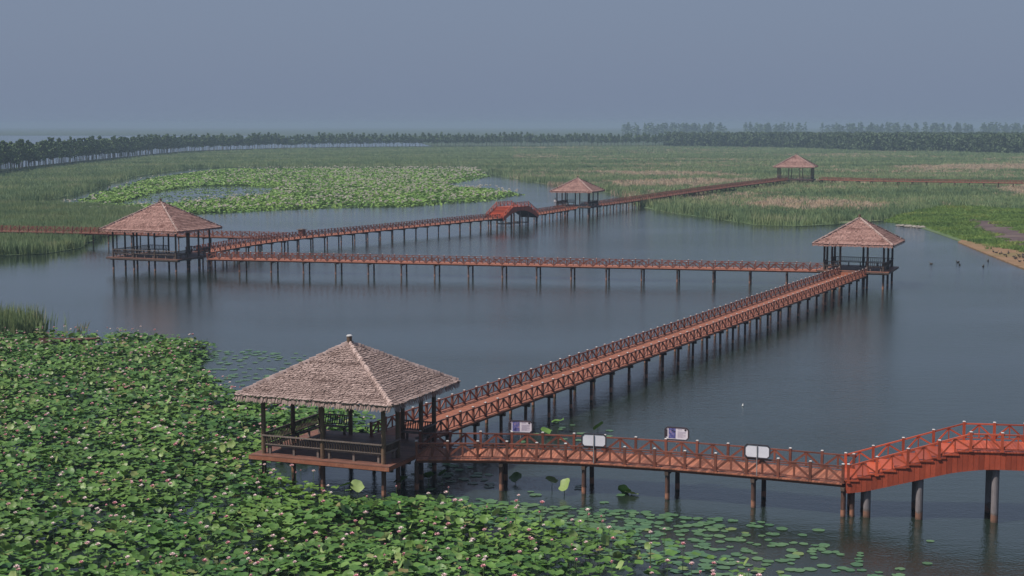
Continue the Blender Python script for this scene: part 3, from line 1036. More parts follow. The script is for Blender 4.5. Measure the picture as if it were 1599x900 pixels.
# ragged margin and dark openings in the bed
ed = edge_dist(P, NEARLOTUS)
keep = (rng.random(len(P)) < np.clip(ed / 2.2 + 0.15, 0, 1)) & ((wob(P, 9, 2) + 0.25 * rng.random(len(P))) > 0.20)
thin = np.clip((P[:, 0] - 0.5 + (P[:, 1] - 66) * 0.28) / 9.0, 0, 0.93) ** 0.7      # the bed loosens towards the open water
keep &= rng.random(len(P)) > np.where(P[:, 1] < 80, thin, 0)
keep &= ~((P[:, 0] > -43.6) & (P[:, 0] < -36.8) & (P[:, 1] > 136.3) & (P[:, 1] < 139.2))
P = P[keep]
n = len(P)
hgt = 0.50 + 0.42 * wob(P, 7, 5) + rng.normal(0, 0.20, n) - 0.45 * (rng.random(n) < 0.35)
hgt = np.clip(hgt, 0.08, 1.5) * np.clip(edge_dist(P, NEARLOTUS) / 3 + 0.35, 0, 1)
siz = rng.uniform(0.13, 0.285, n)
tlt = np.abs(rng.normal(0, 0.30, n)); flip = rng.random(n) < 0.05
tlt[flip] = rng.uniform(0.9, 1.5, flip.sum())
rzs = rng.random(n) * 6.28
tin = np.clip(0.10 + 0.5 * wob(P, 11, 8) + rng.normal(0, 0.21, n), 0, 0.82)
tin[flip] = rng.uniform(0.82, 0.92, flip.sum())
brn = rng.random(n) < 0.025
tin[brn] = rng.uniform(0.95, 1.0, brn.sum())
pos = np.column_stack([P, hgt])
order = np.argsort(P[:, 1])
near, rest = order[:300], order[300:]
VV, TT, ti = [], [], []
off = 0
for k in range(4):
    sel = rest[k::4]
    pv, pt = leaf_proto(11, 0.10, 0.16, seed=k)
    v, t = scatter(pv, pt, pos[sel], rzs[sel], siz[sel], tlt[sel])
    VV.append(v); TT.append(t + off); off += len(v); ti.append(np.repeat(tin[sel], len(pv)))
o = ob('lotus_bed', np_mesh('lotus_bed', np.concatenate(VV), np.concatenate(TT), M['lotus'], np.concatenate(ti), True))
o['kind'] = 'stuff'; o['label'] = 'dense bed of green lotus leaves spreading round the near pavilion'; o['category'] = 'lotus'
LEAF = []
for k in range(6):
    pv, pt = leaf_proto(18, 0.10, 0.17, seed=40 + k)
    for tv in (0.15, 0.35, 0.55, 0.72, 0.9, 1.0):
        me = np_mesh('lotus_leaf', pv, pt, M['lotus'], np.full(len(pv), tv), True)
        LEAF.append((k, tv, me))
m = MB(); m.tube((0, 0, -1), (0, 0, -0.02), 0.02, 0.014, 6); STALK = m.mesh('stalk', M['stalk'])
def lotus_leaf(p, s, rz, tilt, tv, label, group):
    c = [e for e in LEAF if abs(e[1] - tv) == min(abs(f[1] - tv) for f in LEAF)]
    me = random.choice(c)[2]
    r = ob('lotus_leaf', None, None, (p[0], p[1], 0))
    tag(r, label, 'lotus leaf', group)
    ob('blade', me, r, (0, 0, p[2]), scale=(s, s, s), rot=(tilt, 0, rz))
    ob('stalk', STALK, r, (0, 0, p[2] - 0.16 * s), scale=(1, 1, p[2] - 0.16 * s + 0.3))
    return r
for i in near:
    lotus_leaf(pos[i], siz[i], rzs[i], tlt[i], tin[i], 'broad green lotus leaf at the open front of the near lotus bed', 'lotus leaves at the front of the near bed')
for k, (x, y, h) in enumerate(((2.85, 81.9, 0.55), (2.2, 82.9, 0.6), (6.1, 82.0, 0.25), (6.5, 81.7, 0.15), (0.2, 84.8, 0.3), (3.0, 98.9, 0.8), (5.6, 98.6, 0.5), (2.2, 97.8, 0.35), (-4.6, 83.2, 0.8), (-3.9, 84.1, 0.7), (-6.1, 83.0, 0.6), (-9.0, 80.9, 0.8), (-8.3, 80.8, 0.75))):
    lotus_leaf((x, y, h), random.uniform(0.32, 0.45), random.random() * 6, random.uniform(0.2, 0.9), random.choice((0.15, 0.5, 0.9)), 'single lotus leaf standing on its own in the open water by the near boardwalk', 'stray lotus leaves by the near boardwalk')

# flowers
def flower_proto(bud, seed):
    r = np.random.default_rng(seed)
    V, T, ti = [], [], []
    rings = [(7, 0.55, 0.85, 0.0), (7, 0.95, 0.85, 0.4), (5, 1.2, 0.7, 0.2)] if not bud else [(5, 1.25, 0.9, 0.0), (4, 1.4, 0.8, 0.5)]
    for n_, el, L, ph in rings:
        for i in range(n_):
            a = 2 * math.pi * (i + ph + r.uniform(-0.15, 0.15)) / n_
            e = el + r.uniform(-0.12, 0.12)
            d = np.array((math.cos(a) * math.cos(e), math.sin(a) * math.cos(e), math.sin(e)))
            s = np.array((-math.sin(a), math.cos(a), 0.0)); up = np.cross(d, s) * -1
            w = 0.36 * L
            o_ = len(V)
            V += [d * 0.05, d * L * 0.55 - s * w - up * 0.12 * L, d * L * 0.55 + s * w - up * 0.12 * L, d * L + np.array((0, 0, 0.18 * L)) * (not bud)]
            T += [(o_, o_ + 1, o_ + 2), (o_ + 1, o_ + 3, o_ + 2)]
            ti += [0.9, 0.6, 0.6, 0.0]
    return np.array(V), np.array(T), np.array(ti)
FP = fill(NEARLOTUS, 0.72)
FP = FP[(np.abs(FP[:, 0]) < 0.345 * FP[:, 1] + 2) & (edge_dist(FP, NEARLOTUS) > 0.9)]
FP = FP[rng.random(len(FP)) < 0.45 + 0.75 * wob(FP, 13, 4)]
FP = spaced(FP, 0.45)
n = len(FP)
fh = 0.95 + 0.42 * wob(FP, 7, 5) + rng.uniform(-0.15, 0.25, n)
fs = rng.uniform(0.12, 0.21, n)
order = np.argsort(FP[:, 1])
FL = []
for k in range(8):
    bud = k in (3, 6)
    v, t, tb = flower_proto(bud, k)
    pink = [0.0, 0.55, 1.0, 0.1, 0.75, 0.9, 0.0, 0.3][k]
    FL.append((v, t, np.clip(tb * 0.55 + pink * 0.75 - 0.08, 0, 1)))
FLM = [np_mesh('petals', v, t, M['petal'], a) for v, t, a in FL]
m = MB(); m.lathe((0, 0, 0.0), [(0.08, 0.05), (0.22, 0.3), (0.2, 0.33)], 8); HEART = m.mesh('seed_head', M['heart'])
desc = ['deep pink open lotus flower', 'pale pink open lotus flower', 'white open lotus flower', 'pink lotus bud', 'pale lotus flower', 'white lotus flower', 'deep pink closed lotus bud', 'pink lotus flower']
for i in order[:300]:
    k = rng.integers(8)
    r = ob('lotus_flower', None, None, (FP[i, 0], FP[i, 1], 0))
    tag(r, desc[k] + ' rising above the leaves of the near lotus bed', 'flower', 'lotus flowers in the near bed')
    ob('petals', FLM[k], r, (0, 0, fh[i]), random.random() * 6.28, (fs[i],) * 3)
    ob('stalk', STALK, r, (0, 0, fh[i] + 0.01), scale=(0.8, 0.8, fh[i] + 0.25))
    if k not in (3, 6):
        ob('seed_head', HEART, r, (0, 0, fh[i]), scale=(fs[i],) * 3)
VV, TT, ti, off = [], [], [], 0
rest = order[300:]
for k in range(8):
    sel = rest[k::8]
    v, t = scatter(FL[k][0], FL[k][1], np.column_stack([FP[sel], fh[sel]]), rng.random(len(sel)) * 6.28, fs[sel])
    VV.append(v); TT.append(t + off); off += len(v); ti.append(np.tile(FL[k][2], len(sel)))
o = ob('lotus_blooms', np_mesh('lotus_blooms', np.concatenate(VV), np.concatenate(TT), M['petal'], np.concatenate(ti)))
o['kind'] = 'stuff'; o['label'] = 'scattered pink and white lotus blooms across the rear of the near bed'; o['category'] = 'flowers'

# floating pads
PADS = [(-3.4,81.6),(2.0,79.5),(6.7,78.1),(9.6,77.3),(12.9,75.8),(15.4,72.0),(17.5,68.2),(18.5,63.3),(1.0,63.3),(-1.0,74.3)]
pads = [(fill(PADS, 9), 'front'), (fill([(-26.7,136.6),(-22.8,135.4),(-18.5,133.5),(-15.8,127.3),(-15.9,117.7),(-20.6,114),(-25.4,118.8)], 1.1), 'back'),
        (fill([(10.0,78.1),(17.0,75.3),(23.7,73.1),(22.4,64.2),(16.8,63.3)], 0.32), 'front'),
        (fill([(-5.9,86.8),(-5.4,91.2),(-1.6,93.1),(-0.4,86.9),(-1.4,83.0),(-4.2,82.0)], 0.9), 'shade'),
        (fill([(-1.6,95.9),(1.3,103.4),(6.4,100.5),(6.7,98.0),(3.2,94.0)], 0.55), 'shade'),
        (fill([(-0.3,83.8),(3.6,84.6),(7.0,81.6),(5.3,78.1),(2.0,79.5)], 0.25), 'front'),
        (fill([(-38,146),(-28,141),(-26,138),(-36,142)], 0.8), 'back')]
PADM = []
for k in range(5):
    pv, pt = leaf_proto(16, 0.012, 0.03, k % 2 == 0, 70 + k)
    pv[:, 2] += 0.03
    PADM.append([np_mesh('lily_pad', pv, pt, M['pad'], np.full(len(pv), tv), True) for tv in (0.15, 0.4, 0.65, 0.95)])
allp = [(p, z) for P_, z in pads for p in spaced(P_, 0.34)]
allp.sort(key=lambda e: e[0][1])
extra = []
count = 0
for p, z in allp:
    if z == 'front' and inpoly(p[None, :], NEARLOTUS)[0] and edge_dist(p[None, :], NEARLOTUS)[0] > 3:
        continue
    if z == 'front' and random.random() < min(0.75, max(0.0, (p[0] - 6.0) / 13.0)):
        continue
    s = random.uniform(0.17, 0.34)
    if z == 'front' and count < 300:
        count += 1
        o = ob('lily_pad', random.choice(PADM)[rng.choice(4, p=[0.35, 0.35, 0.24, 0.06])], None, (p[0], p[1], 0.02), random.random() * 6.28, (s, s, s))
        tag(o, 'flat round green pad floating on the water in front of the near boardwalk', 'lily pad', 'floating pads in front of the near boardwalk')
    else:
        extra.append((p[0], p[1], s, z == 'front'))
pv, pt = leaf_proto(12, 0.012, 0.03, True, 77); pv[:, 2] += 0.03
for fr, lab in ((True, 'thick scatter of floating pads along the outer edge of the near lotus bed'), (False, 'thin scatter of floating pads on the water behind the near lotus bed')):
    ex = np.array([e[:3] for e in extra if e[3] == fr])
    v, t = scatter(pv, pt, np.column_stack([ex[:, :2], rng.uniform(0.015, 0.035, len(ex))]), rng.random(len(ex)) * 6.28, ex[:, 2])
    o = ob('floating_pads', np_mesh('floating_pads', v, t, M['pad'], np.repeat(rng.random(len(ex)) * 0.7, len(pv)), True))
    o['kind'] = 'stuff'; o['label'] = lab; o['category'] = 'lily pads'

# the distant lotus field
FARLOTUS = [(-134,336.7),(-113.0,339.1),(-118.2,368.7),(-114.0,397.0),(-124.2,459.6),(-137.2,579.2),(-134.7,690.4),(-93.0,700.7),(-14.3,695.5),(-7.8,594.0),(-13.8,558.5),(-20.5,521.1),(-17.4,493.6),(-3.9,483.4),(4.1,442.1),(-6.6,400.4),(-24.9,374.6),(-46.0,368.7),(-61.5,352.0),(-71.1,341.6),(-81.1,341.6),(-101.1,346.7)]
HOLE = [(-112.4,380.1),(-101.3,399.0),(-106.3,464.6),(-103.6,498.3),(-88.8,508.8),(-75.8,493.2),(-68.8,435.2),(-79.4,405.8),(-88.6,380.1)]
P = fill(FARLOTUS, 3.6, 0.9, 340)
hole = inpoly(P, HOLE)
ed = edge_dist(P, FARLOTUS)
keep = (~hole | (rng.random(len(P)) < 0.10)) & (rng.random(len(P)) < np.clip(ed / 11 + 0.08, 0, 1)) & (wob(P, 38, 3) + 0.35 * rng.random(len(P)) > 0.30)
P, hole = P[keep], hole[keep]
n = len(P)
z = np.where(hole, 0.04, rng.uniform(0.12, 0.65, n) * np.clip(ed[keep] / 8, 0.15, 1))
pv, pt = leaf_proto(7, 0.12, 0.18, seed=5)
v, t = scatter(pv, pt, np.column_stack([P, z]), rng.random(n) * 6.28, rng.uniform(0.24, 0.48, n) * (P[:, 1] / 380) ** 0.45, np.where(hole, 0, rng.normal(0, 0.32, n)))
ti = np.clip(0.2 + 0.65 * wob(P, 45, 1) + rng.normal(0, 0.15, n), 0, 0.8)
o = ob('distant_lotus_field', np_mesh('distant_lotus_field', v, t, M['farlotus'], np.repeat(ti, len(pv)), True))
o['kind'] = 'stuff'; o['label'] = 'bright green lotus field across the pond before the tree row'; o['category'] = 'lotus'
P = fill(FARLOTUS, 0.17, 0.6, 340)
P = P[~inpoly(P, HOLE) & (rng.random(len(P)) < 0.15 + 0.85 * np.clip((P[:, 0] + 125) / 75, 0, 1)) & (edge_dist(P, FARLOTUS) > 2)]
P = P[rng.random(len(P)) < 0.2 + wob(P, 40, 6)]
n = len(P)
pv, pt, tb = flower_proto(False, 21)
v, t = scatter(pv, pt, np.column_stack([P, rng.uniform(0.75, 1.15, n)]), rng.random(n) * 6.28, rng.uniform(0.3, 0.6, n) * (P[:, 1] / 380) ** 0.4)
o = ob('distant_lotus_blooms', np_mesh('distant_lotus_blooms', v, t, M['white'], np.tile(tb, n) * np.repeat(rng.uniform(0.5, 1.2, n), len(pv))))
o['kind'] = 'stuff'; o['label'] = 'countless pale blooms over the distant lotus field'; o['category'] = 'flowers'

# ------------------------------------------------------------------ reeds and grass
def tuft_proto(nb, rad, seed, lean=0.55, w=0.05):
    r = np.random.default_rng(seed)
    V, T = [], []
    for i in range(nb):
        a, q = r.random() * 6.28, rad * math.sqrt(r.random())
        x, y = q * math.cos(a), q * math.sin(a)
        b = r.random() * 6.28; h = r.uniform(0.62, 1.0); l = r.uniform(0, lean)
        c = r.random() * 3.14
        dx, dy = w * math.cos(c), w * math.sin(c)
        o_ = len(V)
        V += [(x - dx, y - dy, 0), (x + dx, y + dy, 0), (x + l * math.cos(b) * 0.4 + dx * 0.7, y + l * math.sin(b) * 0.4 + dy * 0.7, h * 0.6), (x + l * math.cos(b), y + l * math.sin(b), h)]
        T += [(o_, o_ + 1, o_ + 2), (o_, o_ + 2, o_ + 3)]
    return np.array(V), np.array(T)
def tufts(name, label, P, height, mat, tint, nb=9, rad=0.5, wide=None, w=0.05, z0=0.05, cat='reeds'):
    VV, TT, ti, off = [], [], [], 0
    n = len(P)
    wide = np.ones(n) if wide is None else wide
    for k in range(4):
        sel = np.arange(k, n, 4)
        pv, pt = tuft_proto(nb, rad, k, w=w)
        v, t = scatter(pv, pt, np.column_stack([P[sel], np.full(len(sel), z0)]), rng.random(len(sel)) * 6.28, np.column_stack([wide[sel], wide[sel], height[sel]]))
        VV.append(v); TT.append(t + off); off += len(v)
        ti.append(np.clip(np.repeat(tint[sel], len(pv)) + 0.25 * (pv[:, 2][None, :].repeat(len(sel), 0).ravel() - 0.5), 0, 1))
    o = ob(name, np_mesh(name, np.concatenate(VV), np.concatenate(TT), mat, np.concatenate(ti)))
    o['kind'] = 'stuff'; o['label'] = label; o['category'] = cat
    return o
DRY = [[(54.2,371.3),(67.1,412.8),(83.9,402.4),(95.1,380.1),(80.5,357.4),(62.6,357.4)], [(31.4,537.2),(71.1,569.0),(89.2,549.5),(61.7,493.2),(32.3,483.3)],
       [(16.7,662.8),(80.6,645.1),(94.5,597.2),(49.2,589.8)], [(148.9,483.3),(165.8,498.3),(175,460.2),(160,402.8),(139.8,420.0)], [(171.3,722.4),(223.6,768.4),(290,768.4),(263.8,681.6),(181.7,672.1)]]
P = fill(FIELD, 1.1, 1.55, 215)
P = P + rng.normal(0, 0.9, P.shape)
P = P[(P[:, 1] < 1460) & ~inpoly(P, TURF) & ~((P[:, 0] > 66) & (P[:, 1] < 318) & (P[:, 0] < 100))]
ed = edge_dist(P, SHORE + [(300, 100), (300, 2000), (-300, 2000), (-300, 389)])
dryf = np.zeros(len(P))
for q in DRY:
    d = edge_dist(P, q)
    dryf = np.maximum(dryf, np.where(inpoly(P, q), np.clip(0.5 + d / 7, 0, 0.97), np.clip(0.4 - d / 20, 0, 1)))
dryf = np.maximum(dryf, np.clip((wob(P * np.array([0.35, 1]), 60, 9) - 0.62) * 4, 0, 0.6) * (P[:, 1] > 380) * (P[:, 0] > 0))
isdry = rng.random(len(P)) < dryf
wd = (P[:, 1] / 230) ** 0.62
ht = np.clip(0.7 + 0.7 * wob(P, 24, 2) + 0.5 * wob(P, 9, 7) + 1.1 * np.exp(-ed / 10), 0.6, 3.0) * rng.uniform(0.75, 1.2, len(P))
tn = np.clip(-0.12 + 0.75 * wob(P * np.array([0.4, 1]), 70, 5) + 0.5 * wob(P * np.array([0.6, 1]), 17, 8) + rng.normal(0, 0.07, len(P)), 0, 0.85)
g = ~isdry
tufts('reed_field', 'wide green reed field between the pond and the far trees', P[g], ht[g], M['reed'], tn[g], 11, 0.85, wd[g], 0.05)
tufts('dry_reeds', 'straw coloured patches of dry reed within the green field', P[isdry], ht[isdry] * 0.75, M['dry'], rng.random(isdry.sum()), 11, 0.85, wd[isdry], 0.05, cat='dry reeds')
P = fill(LAND, 2.4)
P = P[(P[:, 0] > -0.36 * P[:, 1] - 4)]
ed = edge_dist(P, LAND[1:-1] + [(-300, 300)])
fd = edge_dist(P, [tuple(q) for q in F_] + [tuple(q) for q in F_[::-1]])
P, ed = P[fd > 2.2], ed[fd > 2.2]
tufts('reed_bank', 'tall green reed bank either side of the boardwalk beside the widest pavilion', P, np.clip(1.55 + 0.9 * wob(P, 12, 3) + rng.normal(0, 0.2, len(P)), 0.9, 3.0), M['reed'], np.clip(0.25 + 0.5 * wob(P, 25, 5) + rng.normal(0, 0.12, len(P)), 0, 0.85), 10, 0.6, None, 0.045)
P = fill(TURF, 5.0, 0.8, 200)
P = P[~(inpoly(P, SAND) & (edge_dist(P, SAND) > 3.2 * wob(P, 6, 2) - 0.6)) & ~(inpoly(P, MUD) & (edge_dist(P, MUD) > 3.0 * wob(P, 7, 4) - 0.4))]
P = P[rng.random(len(P)) < 0.35 + wob(P, 15, 1)]
tufts('shore_grass', 'lush yellow-green grass on the shore beside the mud track', P, np.clip(0.22 + 0.5 * wob(P, 18, 4), 0.12, 0.9) * rng.uniform(0.6, 1.2, len(P)), M['grass'], np.clip(0.1 + 0.75 * wob(P, 22, 7) + rng.normal(0, 0.14, len(P)), 0, 1), 9, 0.5, None, 0.05, 0.08, 'grass')
# near clump at the back of the lotus bed, and a thin one beside it
P = rng.normal(0, 1, (230, 2)) * np.array((1.7, 1.2)) + np.array((-47.9, 145.3))
tufts('reed_clump', 'tall isolated reed clump behind the near lotus bed', P, rng.uniform(2.2, 3.7, len(P)), M['reed'], np.clip(rng.normal(0.55, 0.2, len(P)), 0, 1), 9, 0.4, None, 0.022, -0.1)
P = rng.normal(0, 1, (7, 2)) * np.array((0.35, 0.3)) + np.array((-41.6, 146.2))
tufts('reed_clump', 'few thin reeds standing apart from the isolated clump', P, rng.uniform(1.0, 2.0, len(P)), M['reed'], rng.uniform(0.6, 1, len(P)), 5, 0.3, None, 0.025, -0.1)

# ------------------------------------------------------------------ trees
def crown_arrays(seed, h, rx, z0, n, leaf, droop=0.0, taper=0.5):
    r = np.random.default_rng(seed)
    # several clumps on a tapering stem
    V, T, ti = [], [], []
    nc = 16
    cl = []
    for i in range(nc):
        f = (i + r.random()) / nc
        rad = rx * (1.0 - taper * f) * (0.5 + 0.9 * math.sin(math.pi * min(1, 0.18 + 0.8 * f)))
        a = r.random() * 6.28
        cl.append((rad * 0.5 * math.cos(a), rad * 0.5 * math.sin(a), z0 + (h - z0) * f, rad * r.uniform(0.5, 0.8), r.uniform(0.15, 0.8)))
    for i in range(n):
        x, y, z, rad, tv = cl[r.integers(nc)]
        d = r.normal(0, 1, 3); d /= np.linalg.norm(d)
        p = np.array((x, y, z)) + d * rad * r.random() ** 0.4 * np.array((1, 1, 0.9))
        if p[2] > h: p[2] = h - r.random() * 0.4
        a = r.normal(0, 1, 3); a /= np.linalg.norm(a); b = np.cross(a, d); b /= max(np.linalg.norm(b), 1e-3)
        s = leaf * r.uniform(0.6, 1.3)
        o_ = len(V)
        V += [p - a * s, p + b * s * 0.8, p + a * s - np.array((0, 0, droop * s)), p - b * s * 0.8]
        T += [(o_, o_ + 1, o_ + 2), (o_, o_ + 2, o_ + 3)]
        t_ = np.clip(tv + r.normal(0, 0.12), 0, 0.8)
        ti += [t_] * 4
    return np.array(V), np.array(T), np.array(ti)
TREE = []
for k in range(6):
    h = 10.5
    v, t, a = crown_arrays(k, h, 1.9, 3.6, 330, 0.42)
    cm = np_mesh('crown', v, t, M['crown'], a)
    m = MB()
    r_ = random.Random(k)
    bx, by = r_.uniform(-0.3, 0.3), r_.uniform(-0.3, 0.3)
    m.tube((0, 0, -0.4), (bx, by, 5), 0.16, 0.11, 7); m.tube((bx, by, 5), (bx * 0.5, by, 9.3), 0.11, 0.03, 6)
    for q in range(5):
        a_ = r_.random() * 6.28; z_ = 3.8 + q * 0.9
        m.tube((bx * 0.8, by * 0.8, z_), (1.1 * math.cos(a_), 1.1 * math.sin(a_), z_ + 1.2), 0.05, 0.02, 5)
    TREE.append((m.mesh('trunk', M['bark']), cm))
TR = [(-203.0,581.7),(-209.3,629.7),(-220.0,735.8),(-225.6,836.4),(-234.1,989.7),(-229.6,1136.6),(-181.0,1261.4),(-109.5,1334.6),(0.3,1374.5),(87.1,1395.4),(147.3,1416.9)]
tp, L = resample(smooth(TR, 2), 1250 / 297.0 * 0.98)
for i, p in enumerate(tp[:300]):
    k = random.randrange(6)
    tr = ob('tree', None, None, (p.x + random.uniform(-0.8, 0.8), p.y + random.uniform(-1.2, 1.2), 1.0), random.random() * 6.28, (random.uniform(1.05, 1.5),) * 2 + (random.uniform(0.82, 1.24),))
    tag(tr, 'slim dark green tree in the long row on the far dike', 'tree', 'row of trees on the far dike')
    ob('trunk', TREE[k][0], tr); ob('crown', TREE[k][1], tr)
# a second row behind them
def wood(name, label, P, z0, hts, protos, mat, wid, cat='woods'):
    VV, TT, ti, off = [], [], [], 0
    for k, (pv, pt, ta) in enumerate(protos):
        sel = np.arange(k, len(P), len(protos))
        s = np.column_stack([wid[sel], wid[sel], hts[sel] / 10.5])
        v, t = scatter(pv, pt, np.column_stack([P[sel], np.full(len(sel), z0)]), rng.random(len(sel)) * 6.28, s)
        VV.append(v); TT.append(t + off); off += len(v); ti.append(np.tile(ta, len(sel)))
    o = ob(name, np_mesh(name, np.concatenate(VV), np.concatenate(TT), mat, np.concatenate(ti)))
    o['kind'] = 'stuff'; o['label'] = label; o['category'] = cat
    return o
def with_trunk(c):
    v, t, a = c
    tv = np.array([(-0.14, 0, 0), (0.14, 0, 0), (0.07, 0, 6), (-0.07, 0, 6), (0, -0.14, 0), (0, 0.14, 0), (0, 0.07, 6), (0, -0.07, 6)])
    tt = np.array([(0, 1, 2), (0, 2, 3), (4, 5, 6), (4, 6, 7)])
    return np.concatenate([v, tv]), np.concatenate([t, tt + len(v)]), np.concatenate([a, np.full(8, 0.0)])
LOW = [with_trunk(crown_arrays(20 + k, 10.5, 2.0, 3.8, 90, 0.75)) for k in range(4)]
rp, _ = resample(smooth([(x - 5.0, y + 7.0) for x, y in TR], 2), 3.4)
rp = np.array([(p.x, p.y) for p in rp]); rp += rng.uniform(-1, 1, rp.shape)
wood('tree_belt', 'second belt of dark trees close behind the dike row', rp, 0.9, rng.uniform(9, 11.5, len(rp)), LOW, M['crown'], rng.uniform(0.95, 1.3, len(rp)))
WIL = [crown_arrays(30 + k, 10.5, 2.9, 0.4, 120, 0.75, 0.8, 0.35) for k in range(4)]
WOODS = [(138,1400),(198.4,1350.0),(241.2,1280.2),(266.0,1160),(344.3,1037.3),(420,990),(520,1050),(520,1300),(330,1440),(150,1462)]
P = spaced(fill(WOODS, 0.06), 3.8)
wood('willow_wood', 'dense dark wood at the far edge of the reed field', P, 0.2, rng.uniform(9.5, 13.5, len(P)), WIL, M['willow'], rng.uniform(1.0, 1.5, len(P)))
POP = [with_trunk(crown_arrays(50 + k, 10.5, 1.5, 2.0, 90, 0.5, 0, 0.55)) for k in range(4)]
P = np.column_stack([rng.uniform(200, 960, 300), rng.uniform(2650, 2850, 300)])
P = P[(wob(P * np.array([1, 0.01]), 90, 3) > 0.33) | (P[:, 0] > 700)]
wood('skyline_trees', 'hazy line of tall trees along the horizon beyond the dense wood', P, 0.2, rng.uniform(17, 25, len(P)), POP, M['crown'], rng.uniform(2.6, 4.6, len(P)))

# ------------------------------------------------------------------ ducks, stones, boat, cabinet, person
M['duck'] = plain_mat('dark duck plumage', (0.025, 0.02, 0.018), (0.07, 0.055, 0.045), 8, 0.8)
M['duckwhite'] = plain_mat('white plumage', (0.65, 0.64, 0.6), (0.8, 0.79, 0.76), 8, 0.8)
M['bill'] = plain_mat('duck bill', (0.25, 0.18, 0.05), (0.35, 0.24, 0.06), 8, 0.6)
def duck_meshes(mat):
    b = MB()
    prof = [(-0.32, 0.02, 0.20), (-0.24, 0.08, 0.19), (-0.10, 0.135, 0.16), (0.06, 0.14, 0.155), (0.18, 0.10, 0.18), (0.22, 0.06, 0.26), (0.24, 0.048, 0.34), (0.27, 0.058, 0.40), (0.31, 0.05, 0.41), (0.34, 0.02, 0.40)]
    n = 9; vs = []
    for x, r, z in prof:
        for i in range(n):
            t = 6.2832 * i / n
            vs.append((x, r * math.cos(t), z + r * 0.85 * math.sin(t)))
    fs = [(k * n + i, k * n + (i + 1) % n, (k + 1) * n + (i + 1) % n, (k + 1) * n + i) for k in range(len(prof) - 1) for i in range(n)]
    fs += [tuple(range(n))[::-1], tuple(range((len(prof) - 1) * n, len(prof) * n))]
    b.add(vs, fs)
    body = b.mesh('duck', mat, smooth=True)
    bl = MB(); bl.beam((0.32, 0, 0.40), (0.41, 0, 0.385), 0.045, 0.022)
    lg = MB(); lg.tube((0, 0, -0.02), (0, 0, 0.09), 0.014, 0.014, 5); lg.box((0.03, 0, -0.012), (0.08, 0.06, 0.014))
    return body, bl.mesh('bill', M['bill']), lg.mesh('leg', M['bill'])
DB, DW = duck_meshes(M['duck']), duck_meshes(M['duckwhite'])
def duck(x, y, z, label, group, ms, legs=True):
    o = ob('duck', ms[0], None, (x, y, z), random.random() * 6.28, (random.uniform(0.8, 1.05),) * 3)
    tag(o, label, 'duck', group)
    ob('bill', ms[1], o)
    if ms is DW:
        o.scale = (0.42, 0.42, 0.42); o.location.z = -0.04
    if legs:
        for s in (-1, 1):
            ob('leg', ms[2], o, (0.0, 0.06 * s, 0.0))
    return o
DP = spaced(fill([(74.6,240),(77.6,238.5),(80.5,226),(79,204),(73.0,212)], 1.0), 0.8)
for x, y in DP[:64]:
    duck(x, y, 0.145, 'dark duck resting on the sandy shore', 'ducks on the sandy shore', DB)
for x, y in ((65.1, 223.6), (64.2, 219.5), (70.2, 225.8), (60.5, 221.0), (66.8, 217.0)):
    duck(x, y, -0.09, 'dark duck swimming off the sandy shore', 'ducks swimming off the sandy shore', DB, False)
duck(16.5, 108.4, -0.16, 'lone white bird floating on the open pond beside the long straight boardwalk', None, DW, False)

M['stone'] = plain_mat('pale stone', (0.17, 0.15, 0.13), (0.30, 0.27, 0.24), 2.5, 0.85, bumpd=0.05)
def stone_mesh(seed):
    bm = bmesh.new(); bmesh.ops.create_icosphere(bm, subdivisions=2, radius=1)
    r = random.Random(seed); ph = [r.random() * 6 for _ in range(6)]
    for v in bm.verts:
        k = 1 + 0.16 * math.sin(3 * v.co.x + ph[0]) + 0.14 * math.sin(4 * v.co.y + ph[1]) + 0.12 * math.sin(5 * v.co.z + ph[2])
        v.co *= k; v.co.z = max(v.co.z * 0.6, -0.3)
    me = bpy.data.meshes.new('stone'); bm.to_mesh(me); bm.free(); me.materials.append(M['stone'])
    return me
ST = [stone_mesh(k) for k in range(4)]
for i in range(13):
    f = i / 12
    o = ob('stone', ST[i % 4], None, (76.6 + 3.6 * f + random.uniform(-0.2, 0.2), 304.6 - 6.0 * f + random.uniform(-1, 1), 0.12), random.random() * 6, (random.uniform(0.3, 0.7), random.uniform(0.3, 0.6), random.uniform(0.35, 0.6)))
    tag(o, 'pale stone at the water edge where reeds meet the grassy shore', 'stone', 'stones at the water edge')

M['boat'] = wood_mat('old boat planks', (0.10, 0.045, 0.035), (0.22, 0.10, 0.075), 0.7, (0.28, 0.12, 0.10))
def boat():
    root = ob('rowing_boat', None, None, (-40.2, 138.4, 0.22), R(3))
    tag(root, 'long low brown wooden boat lying at the back of the lotus bed', 'boat')
    m = MB(); n = 13; vs = []
    for i in range(n):
        f = i / (n - 1) * 2 - 1
        w = 0.58 * (1 - abs(f) ** 3) + 0.06; x = f * 2.75; sh = 0.10 * f * f
        vs += [(x, -w, 0.42 + sh), (x, -w * 0.75, 0.0 + sh), (x, w * 0.75, 0.0 + sh), (x, w, 0.42 + sh), (x, w - 0.06, 0.42 + sh), (x, w * 0.7, 0.06 + sh), (x, -w * 0.7, 0.06 + sh), (x, -w + 0.06, 0.42 + sh)]
    fs = [(i * 8 + k, i * 8 + (k + 1) % 8, (i + 1) * 8 + (k + 1) % 8, (i + 1) * 8 + k) for i in range(n - 1) for k in range(8)]
    fs += [tuple(range(8))[::-1], tuple(range((n - 1) * 8, n * 8))]
    m.add(vs, fs)
    ob('hull', m.mesh('hull', M['boat']), root)
    for x in (-1.3, 0.1, 1.4):
        m = MB(); m.box((x, 0, 0.34), (0.24, 1.02, 0.04)); ob('thwart', m.mesh('thwart', M['boat']), root)
boat()

